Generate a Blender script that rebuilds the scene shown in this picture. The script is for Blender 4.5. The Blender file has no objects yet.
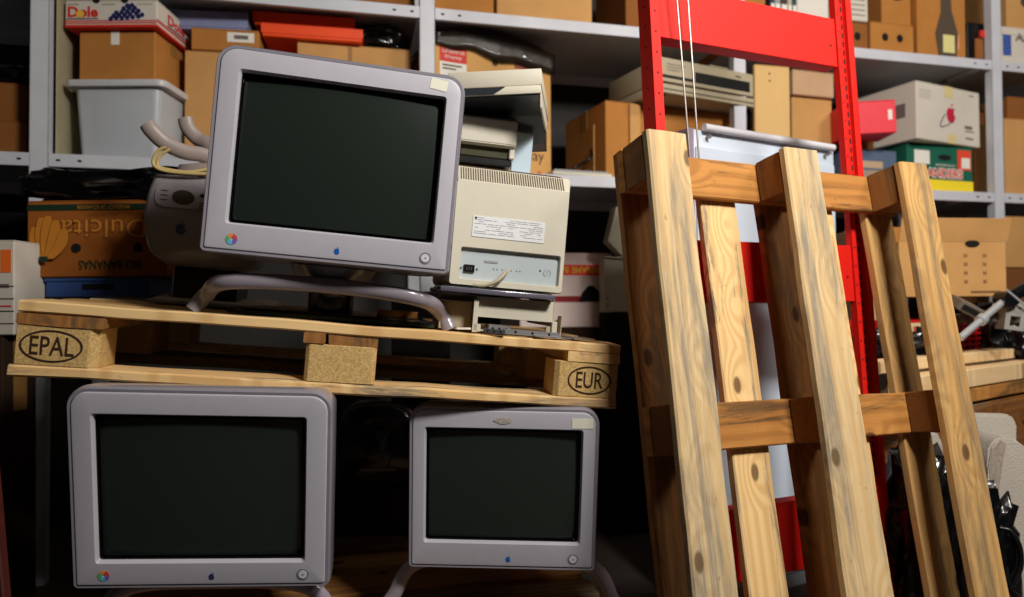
import bpy, bmesh, math, random
from mathutils import Matrix, Vector, noise
random.seed(7)
C = bpy.context.scene.collection
W_, H_, F_ = 1024, 597, 690.0
PITCH, ROLL = .019, .012
# ------------------------------------------------------------------ camera geometry
_up = Vector((-ROLL, -1, PITCH)).normalized()
_yw = (Vector((0, 0, 1)) - _up * _up.z).normalized()
_xw = _yw.cross(_up)
M3 = Matrix((_xw, _yw, _up))                     # camera frame (x right, y down, z forward) -> world
def rod(r):
    r = Vector(r); return Matrix.Rotation(r.length, 3, r.normalized())
R_L = M3 @ rod((-.203, -.398, -.028)); T_L = M3 @ Vector((.276, -.346, 1.41))
LEN = 1.2
def colmat(x, y, z, o):
    m = Matrix.Identity(4)
    for i in range(3):
        m[i][0], m[i][1], m[i][2], m[i][3] = x[i], y[i], z[i], o[i]
    return m
La, Lb, Lc = [R_L.col[i].copy() for i in range(3)]
_o = T_L + Lb * LEN
HC = -min((_o + La * a + Lc * c).z for a in (0, .836) for c in (0, .144))
CAM = Vector((0, 0, HC))
def ray(x, y): return M3 @ Vector(((x - 512) / F_, (y - 298.5) / F_, 1))
def pix(p):
    q = M3.transposed() @ (Vector(p) - CAM)
    return (512 + F_ * q.x / q.z, 298.5 + F_ * q.y / q.z)
def at(x, y, Y):
    d = ray(x, y); return CAM + d * (Y / d.y)
def atz(x, y, z):
    d = ray(x, y); return CAM + d * ((z - HC) / d.z)
class Fr:
    def __init__(s, m): s.m = m; s.i = m.inverted()
    def hit(s, x, y, v):                             # ray through pixel meets local plane y = v
        o = s.i @ CAM; d = s.i.to_3x3() @ ray(x, y)
        return o + d * ((v - o.y) / d.y)
    def pix(s, p): return pix(s.m @ Vector(p))
    def at_x(s, x, v, w):                            # local point with y=v, z=w that projects to image column x
        a, b = -6.0, 8.0
        o = s.i @ CAM
        lo = None
        u = 0.0
        for _ in range(40):
            f0 = s.pix((u, v, w))[0] - x; f1 = (s.pix((u + 1e-4, v, w))[0] - x - f0) / 1e-4
            st = max(-.5, min(.5, f0 / f1)); u -= st
            if abs(st) < 1e-7: break
        return u
    def at_y(s, y, u, v, w0=.0):                     # local height that projects to row y
        w = w0
        for _ in range(40):
            f0 = s.pix((u, v, w))[1] - y; f1 = (s.pix((u, v, w + 1e-4))[1] - y - f0) / 1e-4
            st = max(-.5, min(.5, f0 / f1)); w -= st
            if abs(st) < 1e-7: break
        return w
def frame(o, yaw=0, tilt=0, roll=0):
    return Matrix.Translation(o) @ Matrix.Rotation(yaw, 4, 'Z') @ Matrix.Rotation(tilt, 4, 'X') @ Matrix.Rotation(roll, 4, 'Y')
# flat pallet
R_F = M3 @ rod((-.003, -.193, .084)); T_F = M3 @ Vector((-.944, .146, 1.30)) + CAM
PAL = Fr(colmat(R_F.col[0], R_F.col[2], -R_F.col[1], T_F))
LEAN = Fr(colmat(La, Lc, -Lb, _o + CAM))
SHY = math.radians(13.0)
_s0 = at(38, 300, 2.2); _s0.z = 0
SH = Fr(frame(_s0, SHY, 0, .007))
# ------------------------------------------------------------------ materials
MATS = {}
def srgb(c): return tuple(((v / 255) / 12.92 if v / 255 <= .04045 else (((v / 255) + .055) / 1.055) ** 2.4) for v in c)
def mat(name, col, rough=.6, metal=0, var=.0, vscale=6, bump=0, bscale=60, emit=None, trans=0, coat=0, alpha=1, spec=.5, ior=1.45):
    if name in MATS: return MATS[name]
    m = bpy.data.materials.new(name); m.use_nodes = True; nt = m.node_tree; N = nt.nodes; L = nt.links
    b = N['Principled BSDF']; c = srgb(col) + (1,)
    b.inputs['Base Color'].default_value = c; b.inputs['Roughness'].default_value = rough; b.inputs['Metallic'].default_value = metal
    b.inputs['Specular IOR Level'].default_value = spec; b.inputs['Transmission Weight'].default_value = trans
    b.inputs['Coat Weight'].default_value = coat; b.inputs['Alpha'].default_value = alpha; b.inputs['IOR'].default_value = ior
    tc = None
    if var or bump:
        tc = N.new('ShaderNodeTexCoord')
    if var:
        n = N.new('ShaderNodeTexNoise'); n.inputs['Scale'].default_value = vscale; n.inputs['Detail'].default_value = 6; n.inputs['Roughness'].default_value = .65
        L.new(tc.outputs['Object'], n.inputs['Vector'])
        r = N.new('ShaderNodeValToRGB'); r.color_ramp.elements[0].position = .3; r.color_ramp.elements[1].position = .7
        r.color_ramp.elements[0].color = tuple(v * (1 - var) for v in c[:3]) + (1,)
        r.color_ramp.elements[1].color = tuple(min(1, v * (1 + var)) for v in c[:3]) + (1,)
        L.new(n.outputs['Fac'], r.inputs['Fac']); L.new(r.outputs['Color'], b.inputs['Base Color'])
    if bump:
        n2 = N.new('ShaderNodeTexNoise'); n2.inputs['Scale'].default_value = bscale; n2.inputs['Detail'].default_value = 4
        L.new(tc.outputs['Object'], n2.inputs['Vector'])
        bp = N.new('ShaderNodeBump'); bp.inputs['Strength'].default_value = bump; bp.inputs['Distance'].default_value = .004
        L.new(n2.outputs['Fac'], bp.inputs['Height']); L.new(bp.outputs['Normal'], b.inputs['Normal'])
    MATS[name] = m; return m
def cardboard(name, col, var=.12):
    if name in MATS: return MATS[name]
    m = mat(name, col, .85, var=var, vscale=4, spec=.2); nt = m.node_tree; N = nt.nodes; L = nt.links
    tc = [n for n in N if n.type == 'TEX_COORD'][0]
    w = N.new('ShaderNodeTexWave'); w.inputs['Scale'].default_value = 60; w.bands_direction = 'X'; w.inputs['Distortion'].default_value = .3
    bp = N.new('ShaderNodeBump'); bp.inputs['Strength'].default_value = .12; bp.inputs['Distance'].default_value = .001
    L.new(tc.outputs['Object'], w.inputs['Vector']); L.new(w.outputs['Fac'], bp.inputs['Height']); L.new(bp.outputs['Normal'], N['Principled BSDF'].inputs['Normal'])
    return m
def wood(name, light, dark, grey=.0, greycol=(120, 112, 100), knots=.8, rough=.75, stain=.0):
    """grain follows the 'gc' attribute: x along the board"""
    if name in MATS: return MATS[name]
    m = bpy.data.materials.new(name); m.use_nodes = True; nt = m.node_tree; N = nt.nodes; L = nt.links
    b = N['Principled BSDF']; b.inputs['Roughness'].default_value = rough; b.inputs['Specular IOR Level'].default_value = .3
    at_ = N.new('ShaderNodeAttribute'); at_.attribute_name = 'gc'
    def mapn(sc):
        mp = N.new('ShaderNodeMapping'); mp.inputs['Scale'].default_value = sc; L.new(at_.outputs['Vector'], mp.inputs['Vector']); return mp.outputs['Vector']
    def noi(sc, s=1, d=5, dist=0, ro=.6):
        n = N.new('ShaderNodeTexNoise'); n.inputs['Scale'].default_value = s; n.inputs['Detail'].default_value = d; n.inputs['Distortion'].default_value = dist; n.inputs['Roughness'].default_value = ro
        L.new(mapn(sc), n.inputs['Vector']); return n.outputs['Fac']
    def ramp(src, p0, p1, c0=(0, 0, 0), c1=(1, 1, 1)):
        r = N.new('ShaderNodeValToRGB'); r.color_ramp.elements[0].position = p0; r.color_ramp.elements[1].position = p1
        r.color_ramp.elements[0].color = tuple(c0) + (1,); r.color_ramp.elements[1].color = tuple(c1) + (1,); L.new(src, r.inputs['Fac']); return r.outputs['Color']
    def mix(f, a, c, mode='MIX'):
        x = N.new('ShaderNodeMix'); x.data_type = 'RGBA'; x.blend_type = mode
        if isinstance(f, float): x.inputs[0].default_value = f
        else: L.new(f, x.inputs[0])
        for i, v in ((6, a), (7, c)):
            if isinstance(v, tuple): x.inputs[i].default_value = v + (1,)
            else: L.new(v, x.inputs[i])
        return x.outputs[2]
    # voronoi knots, and the grain bends around them
    vo = N.new('ShaderNodeTexVoronoi'); vo.feature = 'F1'; vo.voronoi_dimensions = '2D'; vo.inputs['Scale'].default_value = 1; vo.inputs['Randomness'].default_value = .9
    L.new(mapn((4.2, 8, 1)), vo.inputs['Vector'])
    kd = vo.outputs['Distance']
    # rings
    wv = N.new('ShaderNodeTexWave'); wv.wave_type = 'BANDS'; wv.bands_direction = 'Y'; wv.inputs['Scale'].default_value = 1; wv.inputs['Distortion'].default_value = 5
    wv.inputs['Detail'].default_value = 3; wv.inputs['Detail Scale'].default_value = .8
    mp = N.new('ShaderNodeMapping'); mp.inputs['Scale'].default_value = (.5, 11, 9)
    addv = N.new('ShaderNodeVectorMath'); addv.operation = 'MULTIPLY_ADD'
    kr = ramp(kd, .0, .35, (1, 1, 1), (0, 0, 0))
    L.new(kr, addv.inputs[0]); addv.inputs[1].default_value = (.0, .06, .02); L.new(at_.outputs['Vector'], addv.inputs[2])
    L.new(addv.outputs[0], mp.inputs['Vector']); L.new(mp.outputs['Vector'], wv.inputs['Vector'])
    g1 = ramp(wv.outputs['Fac'], .2, .95)
    lc, dc = srgb(light), srgb(dark)
    midc = tuple(lc[i] * .55 + dc[i] * .45 for i in range(3))
    col = mix(g1, lc, midc)
    fine = ramp(noi((3, 160, 120), 1, 4), .35, .7)
    col = mix(mixf(N, L, fine, .35), col, midc)
    blot = ramp(noi((1.6, 6, 6), 1, 4, .4), .45, .75)
    col = mix(mixf(N, L, blot, .55), col, dc)
    if grey:
        gm = ramp(noi((1.4, 17, 9), 1, 6, .8, .7), .55 - grey * .12, .60)
        gm2 = ramp(noi((7, 70, 40), 1, 6, .5, .8), .2, .55)
        mm = N.new('ShaderNodeMath'); mm.operation = 'MULTIPLY'; L.new(gm, mm.inputs[0]); L.new(gm2, mm.inputs[1])
        col = mix(mixf(N, L, mm.outputs[0], .85), col, srgb(greycol))
    if knots:
        k0 = ramp(kd, .08 * knots, .12 * knots, (1, 1, 1), (0, 0, 0))
        sp = N.new('ShaderNodeSeparateColor'); L.new(vo.outputs['Color'], sp.inputs[0]); gt = N.new('ShaderNodeMath'); gt.operation = 'GREATER_THAN'; gt.inputs[1].default_value = .55; L.new(sp.outputs[0], gt.inputs[0])
        km = N.new('ShaderNodeMath'); km.operation = 'MULTIPLY'; L.new(k0, km.inputs[0]); L.new(gt.outputs[0], km.inputs[1]); k = km.outputs[0]
        kc = tuple(v * .22 for v in dc)
        col = mix(mixf(N, L, k, .85), col, kc)
    dk = ramp(noi((40, 90, 90), 1, 2), .70, .76)
    col = mix(mixf(N, L, dk, .5), col, tuple(v * .4 for v in dc))
    L.new(col, b.inputs['Base Color'])
    bp = N.new('ShaderNodeBump'); bp.inputs['Strength'].default_value = .35; bp.inputs['Distance'].default_value = .002
    L.new(noi((6, 140, 120), 1, 5), bp.inputs['Height']); L.new(bp.outputs['Normal'], b.inputs['Normal'])
    MATS[name] = m; return m
def mixf(N, L, src, k):
    m = N.new('ShaderNodeMath'); m.operation = 'MULTIPLY'; m.inputs[1].default_value = k; L.new(src, m.inputs[0]); return m.outputs[0]
def chipwood(name, light, dark):
    if name in MATS: return MATS[name]
    m = bpy.data.materials.new(name); m.use_nodes = True; nt = m.node_tree; N = nt.nodes; L = nt.links
    b = N['Principled BSDF']; b.inputs['Roughness'].default_value = .85; b.inputs['Specular IOR Level'].default_value = .2
    tc = N.new('ShaderNodeTexCoord'); n = N.new('ShaderNodeTexNoise'); n.inputs['Scale'].default_value = 240; n.inputs['Detail'].default_value = 5; n.inputs['Roughness'].default_value = .7
    L.new(tc.outputs['Object'], n.inputs['Vector'])
    r = N.new('ShaderNodeValToRGB'); r.color_ramp.elements[0].position = .35; r.color_ramp.elements[1].position = .62
    r.color_ramp.elements[0].color = srgb(dark) + (1,); r.color_ramp.elements[1].color = srgb(light) + (1,)
    L.new(n.outputs['Fac'], r.inputs['Fac']); L.new(r.outputs['Color'], b.inputs['Base Color'])
    bp = N.new('ShaderNodeBump'); bp.inputs['Strength'].default_value = .5; bp.inputs['Distance'].default_value = .002
    L.new(n.outputs['Fac'], bp.inputs['Height']); L.new(bp.outputs['Normal'], b.inputs['Normal'])
    MATS[name] = m; return m
# ------------------------------------------------------------------ mesh helpers
def link(name, bm, m, parent=None, smooth=False, mats=None):
    bmesh.ops.recalc_face_normals(bm, faces=bm.faces)
    me = bpy.data.meshes.new(name); bm.to_mesh(me); bm.free()
    o = bpy.data.objects.new(name, me); C.objects.link(o)
    for x in (mats or [m]): me.materials.append(x)
    if parent: o.parent = parent
    if smooth:
        for p in me.polygons: p.use_smooth = True
        try: me.set_sharp_from_angle(angle=math.radians(smooth if smooth > 1 else 40))
        except Exception: pass
    return o
def thing(name, label, cat, m=None, group=None):
    o = bpy.data.objects.new(name, None); C.objects.link(o); o.empty_display_size = .05
    if m is not None: o.matrix_world = m
    o['label'] = label; o['category'] = cat
    if group: o['group'] = group
    return o
def tag(o, label=None, cat=None, group=None, kind=None, m=None):
    if label: o['label'] = label
    if cat: o['category'] = cat
    if group: o['group'] = group
    if kind: o['kind'] = kind
    if m is not None: o.matrix_world = m
    return o
def abox(bm, x0, x1, y0, y1, z0, z1, bev=0, seg=1, mi=0, M=None):
    r = bmesh.ops.create_cube(bm, size=1)
    vs = r['verts']
    for v in vs:
        v.co = Vector((x0 + (v.co.x + .5) * (x1 - x0), y0 + (v.co.y + .5) * (y1 - y0), z0 + (v.co.z + .5) * (z1 - z0)))
    fs = list({f for v in vs for f in v.link_faces})
    if bev:
        r2 = bmesh.ops.bevel(bm, geom=list({e for v in vs for e in v.link_edges}), offset=bev, segments=seg, affect='EDGES', profile=.5)
        fs = [f for f in r2['faces']] + [f for f in fs if f.is_valid]
    fs = set(fs)
    for f in fs: f.material_index = mi
    if M is not None:
        vv = {v for f in fs for v in f.verts}
        for v in vv: v.co = M @ v.co
    return fs
def box(name, x0, x1, y0, y1, z0, z1, m, parent=None, bev=.002, seg=1, smooth=False):
    bm = bmesh.new(); abox(bm, x0, x1, y0, y1, z0, z1, bev, seg); return link(name, bm, m, parent, smooth)
def board(name, x0, x1, y0, y1, z0, z1, m, parent, long='x', rough=.0012, bev=.002, seed=None, taper=0):
    """a sawn board: subdivided along its length, a little uneven, carrying grain coordinates"""
    bm = bmesh.new()
    d = dict(x=(x0, x1), y=(y0, y1), z=(z0, z1)); ax = 'xyz'.index(long)
    L = d[long][1] - d[long][0]; n = max(2, int(L / .06))
    oth = [i for i in range(3) if i != ax]; lo = [x0, y0, z0]; hi = [x1, y1, z1]
    rs = random.Random(seed if seed is not None else random.random())
    off = Vector((rs.uniform(0, 50), rs.uniform(0, 50), rs.uniform(0, 50)))
    a, b = oth
    def prof():
        w, h = hi[a] - lo[a], hi[b] - lo[b]; k = bev
        pts = []
        for (sx, sy) in ((0, 0), (1, 0), (1, 1), (0, 1)):
            cx = lo[a] + sx * w; cy = lo[b] + sy * h
            dx = k if sx == 0 else -k; dy = k if sy == 0 else -k
            p1 = (cx, cy + dy); p2 = (cx + dx, cy)
            pts += [p1, p2] if (sx, sy) in ((0, 0), (1, 1)) else [p2, p1]
        out = []
        for i in range(len(pts)):               # one extra point in the middle of each wide side
            p, q = pts[i], pts[(i + 1) % len(pts)]; out.append(p)
            if math.hypot(q[0] - p[0], q[1] - p[1]) > .03: out.append(((p[0] + q[0]) / 2, (p[1] + q[1]) / 2))
        return out
    pr = prof(); rings = []
    for i in range(n + 1):
        t = lo[ax] + L * i / n; ring = []
        for (p, q) in pr:
            c = [0, 0, 0]; c[ax] = t; c[a] = p; c[b] = q; c = Vector(c)
            nv = noise.noise_vector(c * 7 + off) * rough
            if i in (0, n): nv += noise.noise_vector(c * 40 + off) * .0015
            ring.append(bm.verts.new(c + nv))
        rings.append(ring)
    k = len(pr)
    for i in range(n):
        for j in range(k):
            bm.faces.new((rings[i][j], rings[i][(j + 1) % k], rings[i + 1][(j + 1) % k], rings[i + 1][j]))
    bm.faces.new(rings[0]); bm.faces.new(rings[-1])
    o = link(name, bm, m, parent)
    wide = a if (hi[a] - lo[a]) >= (hi[b] - lo[b]) else b; thin = b if wide == a else a
    at_ = o.data.attributes.new('gc', 'FLOAT_VECTOR', 'POINT')
    for i, v in enumerate(o.data.vertices):
        at_.data[i].vector = (v.co[ax] + off.x, v.co[wide] + off.y, v.co[thin] + off.z)
    return o
def cyl(bm, p, q, r, n=12, r2=None, caps=True, mi=0):
    p, q = Vector(p), Vector(q); d = q - p; r2 = r if r2 is None else r2
    z = d.normalized(); x = z.orthogonal().normalized(); y = z.cross(x)
    a = [bm.verts.new(p + (x * math.cos(t) + y * math.sin(t)) * r) for t in [2 * math.pi * i / n for i in range(n)]]
    b = [bm.verts.new(q + (x * math.cos(t) + y * math.sin(t)) * r2) for t in [2 * math.pi * i / n for i in range(n)]]
    fs = [bm.faces.new((a[i], a[(i + 1) % n], b[(i + 1) % n], b[i])) for i in range(n)]
    if caps: fs += [bm.faces.new(a), bm.faces.new(b)]
    for f in fs: f.material_index = mi
def catmull(pts, k=6):
    pts = [Vector(p) for p in pts]; out = []
    P = [pts[0] * 2 - pts[1]] + pts + [pts[-1] * 2 - pts[-2]]
    for i in range(1, len(P) - 2):
        a, b, c, d = P[i - 1:i + 3]
        for j in range(k):
            t = j / k
            out.append(.5 * ((2 * b) + (c - a) * t + (2 * a - 5 * b + 4 * c - d) * t * t + (3 * b - a - 3 * c + d) * t ** 3))
    out.append(pts[-1]); return out
def tube(bm, pts, r, n=8, k=6, ry=None, up=(0, 0, 1), mi=0):
    """round or flat tube through points; r may be a list"""
    P = catmull(pts, k) if k else [Vector(p) for p in pts]
    m = len(P); rings = []
    prev = None
    for i, p in enumerate(P):
        t = (P[min(i + 1, m - 1)] - P[max(i - 1, 0)]).normalized()
        u = Vector(up) if prev is None else prev
        s = t.cross(u)
        if s.length < 1e-4: s = t.orthogonal()
        s.normalize(); u2 = s.cross(t).normalized(); prev = u2
        rr = r if not isinstance(r, (list, tuple)) else r[0] + (r[-1] - r[0]) * i / (m - 1) if len(r) == 2 else r[min(len(r) - 1, int(i / k))]
        r2 = ry if ry is not None else rr
        rings.append([bm.verts.new(p + s * math.cos(a) * rr + u2 * math.sin(a) * r2) for a in [2 * math.pi * j / n for j in range(n)]])
    for i in range(m - 1):
        for j in range(n):
            f = bm.faces.new((rings[i][j], rings[i][(j + 1) % n], rings[i + 1][(j + 1) % n], rings[i + 1][j])); f.material_index = mi
    for rg in (rings[0], rings[-1]): bm.faces.new(rg).material_index = mi
def rrect(w, h, rt, rb, n=8, cx=None, cz=None):
    """outline in x,z, base at z=0 from x=0 unless a centre is given"""
    cx = w / 2 if cx is None else cx; cz = h / 2 if cz is None else cz
    x0, x1, z0, z1 = cx - w / 2, cx + w / 2, cz - h / 2, cz + h / 2; out = []
    for (X, Z, r, a0) in ((x1 - rb, z0 + rb, rb, -90), (x1 - rt, z1 - rt, rt, 0), (x0 + rt, z1 - rt, rt, 90), (x0 + rb, z0 + rb, rb, 180)):
        for i in range(n + 1):
            a = math.radians(a0 + 90 * i / n); out.append((X + r * math.cos(a), Z + r * math.sin(a)))
    return out
def loft(bm, rings, cap0=True, cap1=True, mi=0):
    V = [[bm.verts.new(Vector(p)) for p in r] for r in rings]; k = len(V[0])
    for i in range(len(V) - 1):
        for j in range(k):
            bm.faces.new((V[i][j], V[i][(j + 1) % k], V[i + 1][(j + 1) % k], V[i + 1][j])).material_index = mi
    if cap0: bm.faces.new(V[0]).material_index = mi
    if cap1: bm.faces.new(V[-1]).material_index = mi
    return V
def prism(bm, pts, y0, y1, mi=0):
    """polygon in x,z extruded in y"""
    loft(bm, [[(p[0], y0, p[1]) for p in pts], [(p[0], y1, p[1]) for p in pts]], mi=mi)
def plate(name, x0, x1, z0, z1, y, m, parent, th=.0008, M=None):
    bm = bmesh.new(); abox(bm, x0, x1, y - th, y, z0, z1)
    if M is not None: bmesh.ops.transform(bm, matrix=M, verts=bm.verts)
    return link(name, bm, m, parent)
def text(s, x0, x1, z0, z1, y, m, parent, flip=False, name='lettering', M=None, bold=0, th=.0006, spacing=1):
    """flat letters fitted in the rectangle x0..x1, z0..z1 at depth y, facing -y"""
    cu = bpy.data.curves.new('t', 'FONT'); cu.body = s; cu.extrude = 0; cu.offset = bold; cu.align_x = 'LEFT'; cu.resolution_u = 3; cu.space_character = spacing
    ob = bpy.data.objects.new('t', cu); C.objects.link(ob)
    dg = bpy.context.evaluated_depsgraph_get(); dg.update()
    me = bpy.data.meshes.new_from_object(ob.evaluated_get(dg)); bpy.data.objects.remove(ob)
    xs = [v.co.x for v in me.vertices]; ys = [v.co.y for v in me.vertices]
    ax, bx, ay, by = min(xs), max(xs), min(ys), max(ys)
    bm = bmesh.new(); bm.from_mesh(me); bpy.data.meshes.remove(me)
    for v in bm.verts:
        tx = (v.co.x - ax) / (bx - ax); tz = (v.co.y - ay) / (by - ay)
        if flip: tx, tz = 1 - tx, 1 - tz
        v.co = Vector((x0 + tx * (x1 - x0), y - th, z0 + tz * (z1 - z0)))
    if M is not None: bmesh.ops.transform(bm, matrix=M, verts=bm.verts)
    me = bpy.data.meshes.new(name); bm.to_mesh(me); bm.free()
    o = bpy.data.objects.new(name, me); C.objects.link(o); me.materials.append(m); o.parent = parent
    return o
APPLE = [(0, .66), (.12, .72), (.28, .74), (.42, .66), (.33, .52), (.31, .38), (.36, .24), (.48, .12), (.42, -.08), (.3, -.26), (.18, -.34), (.06, -.31), (0, -.28), (-.08, -.31), (-.2, -.34), (-.32, -.24), (-.44, -.04), (-.5, .2), (-.48, .44), (-.36, .64), (-.2, .73), (-.08, .7)]
def apple(x, z, s, y, m, parent, flip=False, M=None, name='fruit_logo'):
    bm = bmesh.new(); g = -1 if flip else 1
    prism(bm, [(x + p[0] * s * g, z + (p[1] - .2) * s * g) for p in APPLE], y - .0008, y)
    leaf = [(0, .78), (.03, .92), (.12, 1.02), (.2, 1.05), (.18, .92), (.1, .82)]
    prism(bm, [(x + p[0] * s * g, z + (p[1] - .2) * s * g) for p in leaf], y - .0008, y)
    if M is not None: bmesh.ops.transform(bm, matrix=M, verts=bm.verts)
    return link(name, bm, m, parent)
def disc(bm, x, z, r, y0, y1, n=20, mi=0, rz=None):
    rz = rz or r
    prism(bm, [(x + r * math.cos(2 * math.pi * i / n), z + rz * math.sin(2 * math.pi * i / n)) for i in range(n)], y0, y1, mi)
def oval_ring(bm, x, z, rx, rz, w, y0, y1, n=48, mi=0):
    o = [(x + rx * math.cos(2 * math.pi * i / n), z + rz * math.sin(2 * math.pi * i / n)) for i in range(n)]
    q = [(x + (rx - w) * math.cos(2 * math.pi * i / n), z + (rz - w) * math.sin(2 * math.pi * i / n)) for i in range(n)]
    V = loft(bm, [[(p[0], y1, p[1]) for p in o], [(p[0], y0, p[1]) for p in o], [(p[0], y0, p[1]) for p in q], [(p[0], y1, p[1]) for p in q]], False, False, mi)
# palette
w_pale = wood('wood_pale_pine', (236, 200, 142), (192, 140, 76), grey=.15)
w_grey = wood('wood_weathered_pine', (222, 194, 146), (188, 148, 94), grey=.9, greycol=(126, 120, 110))
w_oran = wood('wood_orange_pine', (196, 136, 68), (132, 80, 32), grey=.15, greycol=(90, 66, 40))
w_brn = wood('wood_brown_old_pine', (166, 114, 60), (112, 70, 32), grey=.5, greycol=(96, 76, 52))
w_dark = wood('wood_brown_pine', (150, 96, 46), (84, 48, 20), grey=.2)
w_mix = wood('wood_yellow_pine', (208, 166, 104), (160, 112, 58), grey=.8, greycol=(118, 104, 82))
w_old = wood('wood_old_board', (140, 116, 84), (78, 58, 38), grey=.6, greycol=(96, 88, 78))
chip = chipwood('pressed_chip_block', (214, 184, 124), (176, 136, 80))
chip_d = chipwood('brown_chip_block', (132, 86, 44), (106, 64, 30))
ink = mat('burnt_stamp', (52, 26, 14), .9)
steel_w = mat('white_shelf_paint', (196, 198, 206), .45, var=.06, vscale=9)
black = mat('black_plastic', (10, 10, 12), .35, bump=.1)
dark = mat('dark_hole', (8, 7, 6), .9)
card = cardboard('brown_cardboard', (176, 118, 58)); card_l = cardboard('light_cardboard', (196, 148, 92)); card_d = cardboard('dark_cardboard', (140, 88, 44))
card_w = cardboard('white_cardboard', (206, 198, 186), .06)
white = mat('white_print', (228, 224, 214), .7); red_p = mat('red_print', (206, 40, 30), .6); blue_p = mat('navy_print', (28, 30, 74), .6)
beige = mat('beige_plastic', (206, 200, 182), .5, var=.05, bump=.15, bscale=400)
beige_d = mat('tan_plastic', (172, 160, 134), .5, var=.05, bump=.15, bscale=400)
# ================================================================== room
def struct(name, x0, x1, y0, y1, z0, z1, m):
    return tag(box(name, x0, x1, y0, y1, z0, z1, m, None, 0), kind='structure')
concrete = mat('grey_concrete_floor', (70, 64, 58), .8, var=.3, vscale=3, bump=.3, bscale=20)
wallm = mat('dull_grey_wall', (62, 58, 54), .9, var=.1, vscale=1.5)
ceilm = mat('pale_ceiling', (170, 166, 158), .9, var=.05)
struct('floor', -3.2, 4.2, -2.6, 4.6, -.1, 0, concrete)
struct('ceiling', -3.2, 4.2, -2.6, 4.6, 3.1, 3.2, ceilm)
struct('wall_back', -3.2, 4.2, 4.6, 4.7, -.1, 3.2, wallm)
struct('wall_front', -3.2, 4.2, -2.7, -2.6, -.1, 3.2, wallm)
struct('wall_left', -3.3, -3.2, -2.7, 4.7, -.1, 3.2, wallm)
struct('wall_right', 4.2, 4.3, -2.7, 4.7, -.1, 3.2, wallm)
# ================================================================== pallets
def flat_pallet(m, label, stamps=False, group=None, mats=None, seed=1):
    t = thing('wooden_pallet', label, 'pallet', m, group)
    wa, wb, wc = mats or (w_pale, w_mix, w_old); cb = chip if not mats else chip_d
    for i, (a, b) in enumerate(((0, .1), (.3275, .4725), (.7, .8))):
        board('bottom_board', -.006 if i == 0 else 0, 1.2, a, b, 0, .022, (wa, wc, wb)[i], t, 'x', .0028, .004, seed=seed + i)
    for i, (a, b) in enumerate(((0, .1), (.3275, .4725), (.7, .8))):
        for j, (c, d) in enumerate(((0, .145), (.5275, .6725), (1.055, 1.2))):
            bm = bmesh.new(); k = .012
            e = 0.001
            # chamfered corners on the blocks, as the long edges of a euro pallet have
            c2, d2 = c + e, d - e; A, B = a + .002, b - .002
            kk = [k if (i, j) in ((0, 0),) else .006] * 4
            if i == 0 and j == 0: cor = [(c2, A), (d2 - .016, A), (d2, A + .012), (d2, B), (c2, B)]
            elif i == 0 and j == 2: cor = [(c2 + .010, A), (d2, A), (d2, B), (c2, B), (c2, A + .012)]
            else: cor = [(c2 + .008, A), (d2 - .008, A), (d2, A + .008), (d2, B - .008), (d2 - .008, B), (c2 + .008, B), (c2, B - .008), (c2, A + .008)]
            loft(bm, [[(p[0], p[1], .0225) for p in cor], [(p[0], p[1], .0995) for p in cor]])
            bmesh.ops.bevel(bm, geom=bm.edges[:], offset=.0012, segments=1, affect='EDGES')
            bl = link('block', bm, cb, t)
            if stamps and i == 0 and j in (0, 2):
                bm = bmesh.new(); cx = .063 if j == 0 else 1.135; rx = .055 if j == 0 else .050
                oval_ring(bm, cx, .0605, rx, .031, .0036, A - .001, A)
                link('stamp_oval', bm, ink, bl)
                if j == 0: text('EPAL', .026, .103, .043, .079, A - .0003, ink, bl, name='stamp_lettering', bold=.008)
                else: text('EUR', 1.104, 1.166, .043, .079, A - .0003, ink, bl, name='stamp_lettering', bold=.008)
    for j, (c, d) in enumerate(((0, .145), (.5275, .6725), (1.055, 1.2))):
        if j == 1 and stamps:
            board('stringer_board', c - .004, c + .039, .0, .8, .1, .122, w_brn, t, 'y', .002, seed=seed + 30)
            board('stringer_board', c + .045, d, .004, .8, .1, .122, w_brn, t, 'y', .002, seed=seed + 31)
        elif j == 2 and stamps:
            board('stringer_board', c + .025, d, .0, .8, .1, .122, wa, t, 'y', .002, seed=seed + 32)
        else:
            board('stringer_board', c + .0, d + (.01 if j == 0 else 0), .0, .8, .1, .122, w_brn if stamps else wb, t, 'y', .002, seed=seed + 33 + j)
    for i, (a, b) in enumerate(((0, .145), (.187, .287), (.3275, .4725), (.513, .613), (.655, .8))):
        board('top_board', 0, 1.2, a, b, .122, .144, (wa, wb, wa, wc, wb)[i], t, 'x', .0025, .003, seed=seed + 10 + i)
    return t
flat_pallet(PAL.m, 'pale wooden pallet stamped EPAL and EUR, lying across the two lower monitors', stamps=True)
_fp = frame(PAL.m @ Vector((.02, .0, 0)), SHY - .02); _fp[2][3] = .001
flat_pallet(_fp, 'old brown wooden pallet lying on the floor under the two lower monitors', mats=(w_brn, w_old, w_mix), seed=50)
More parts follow.
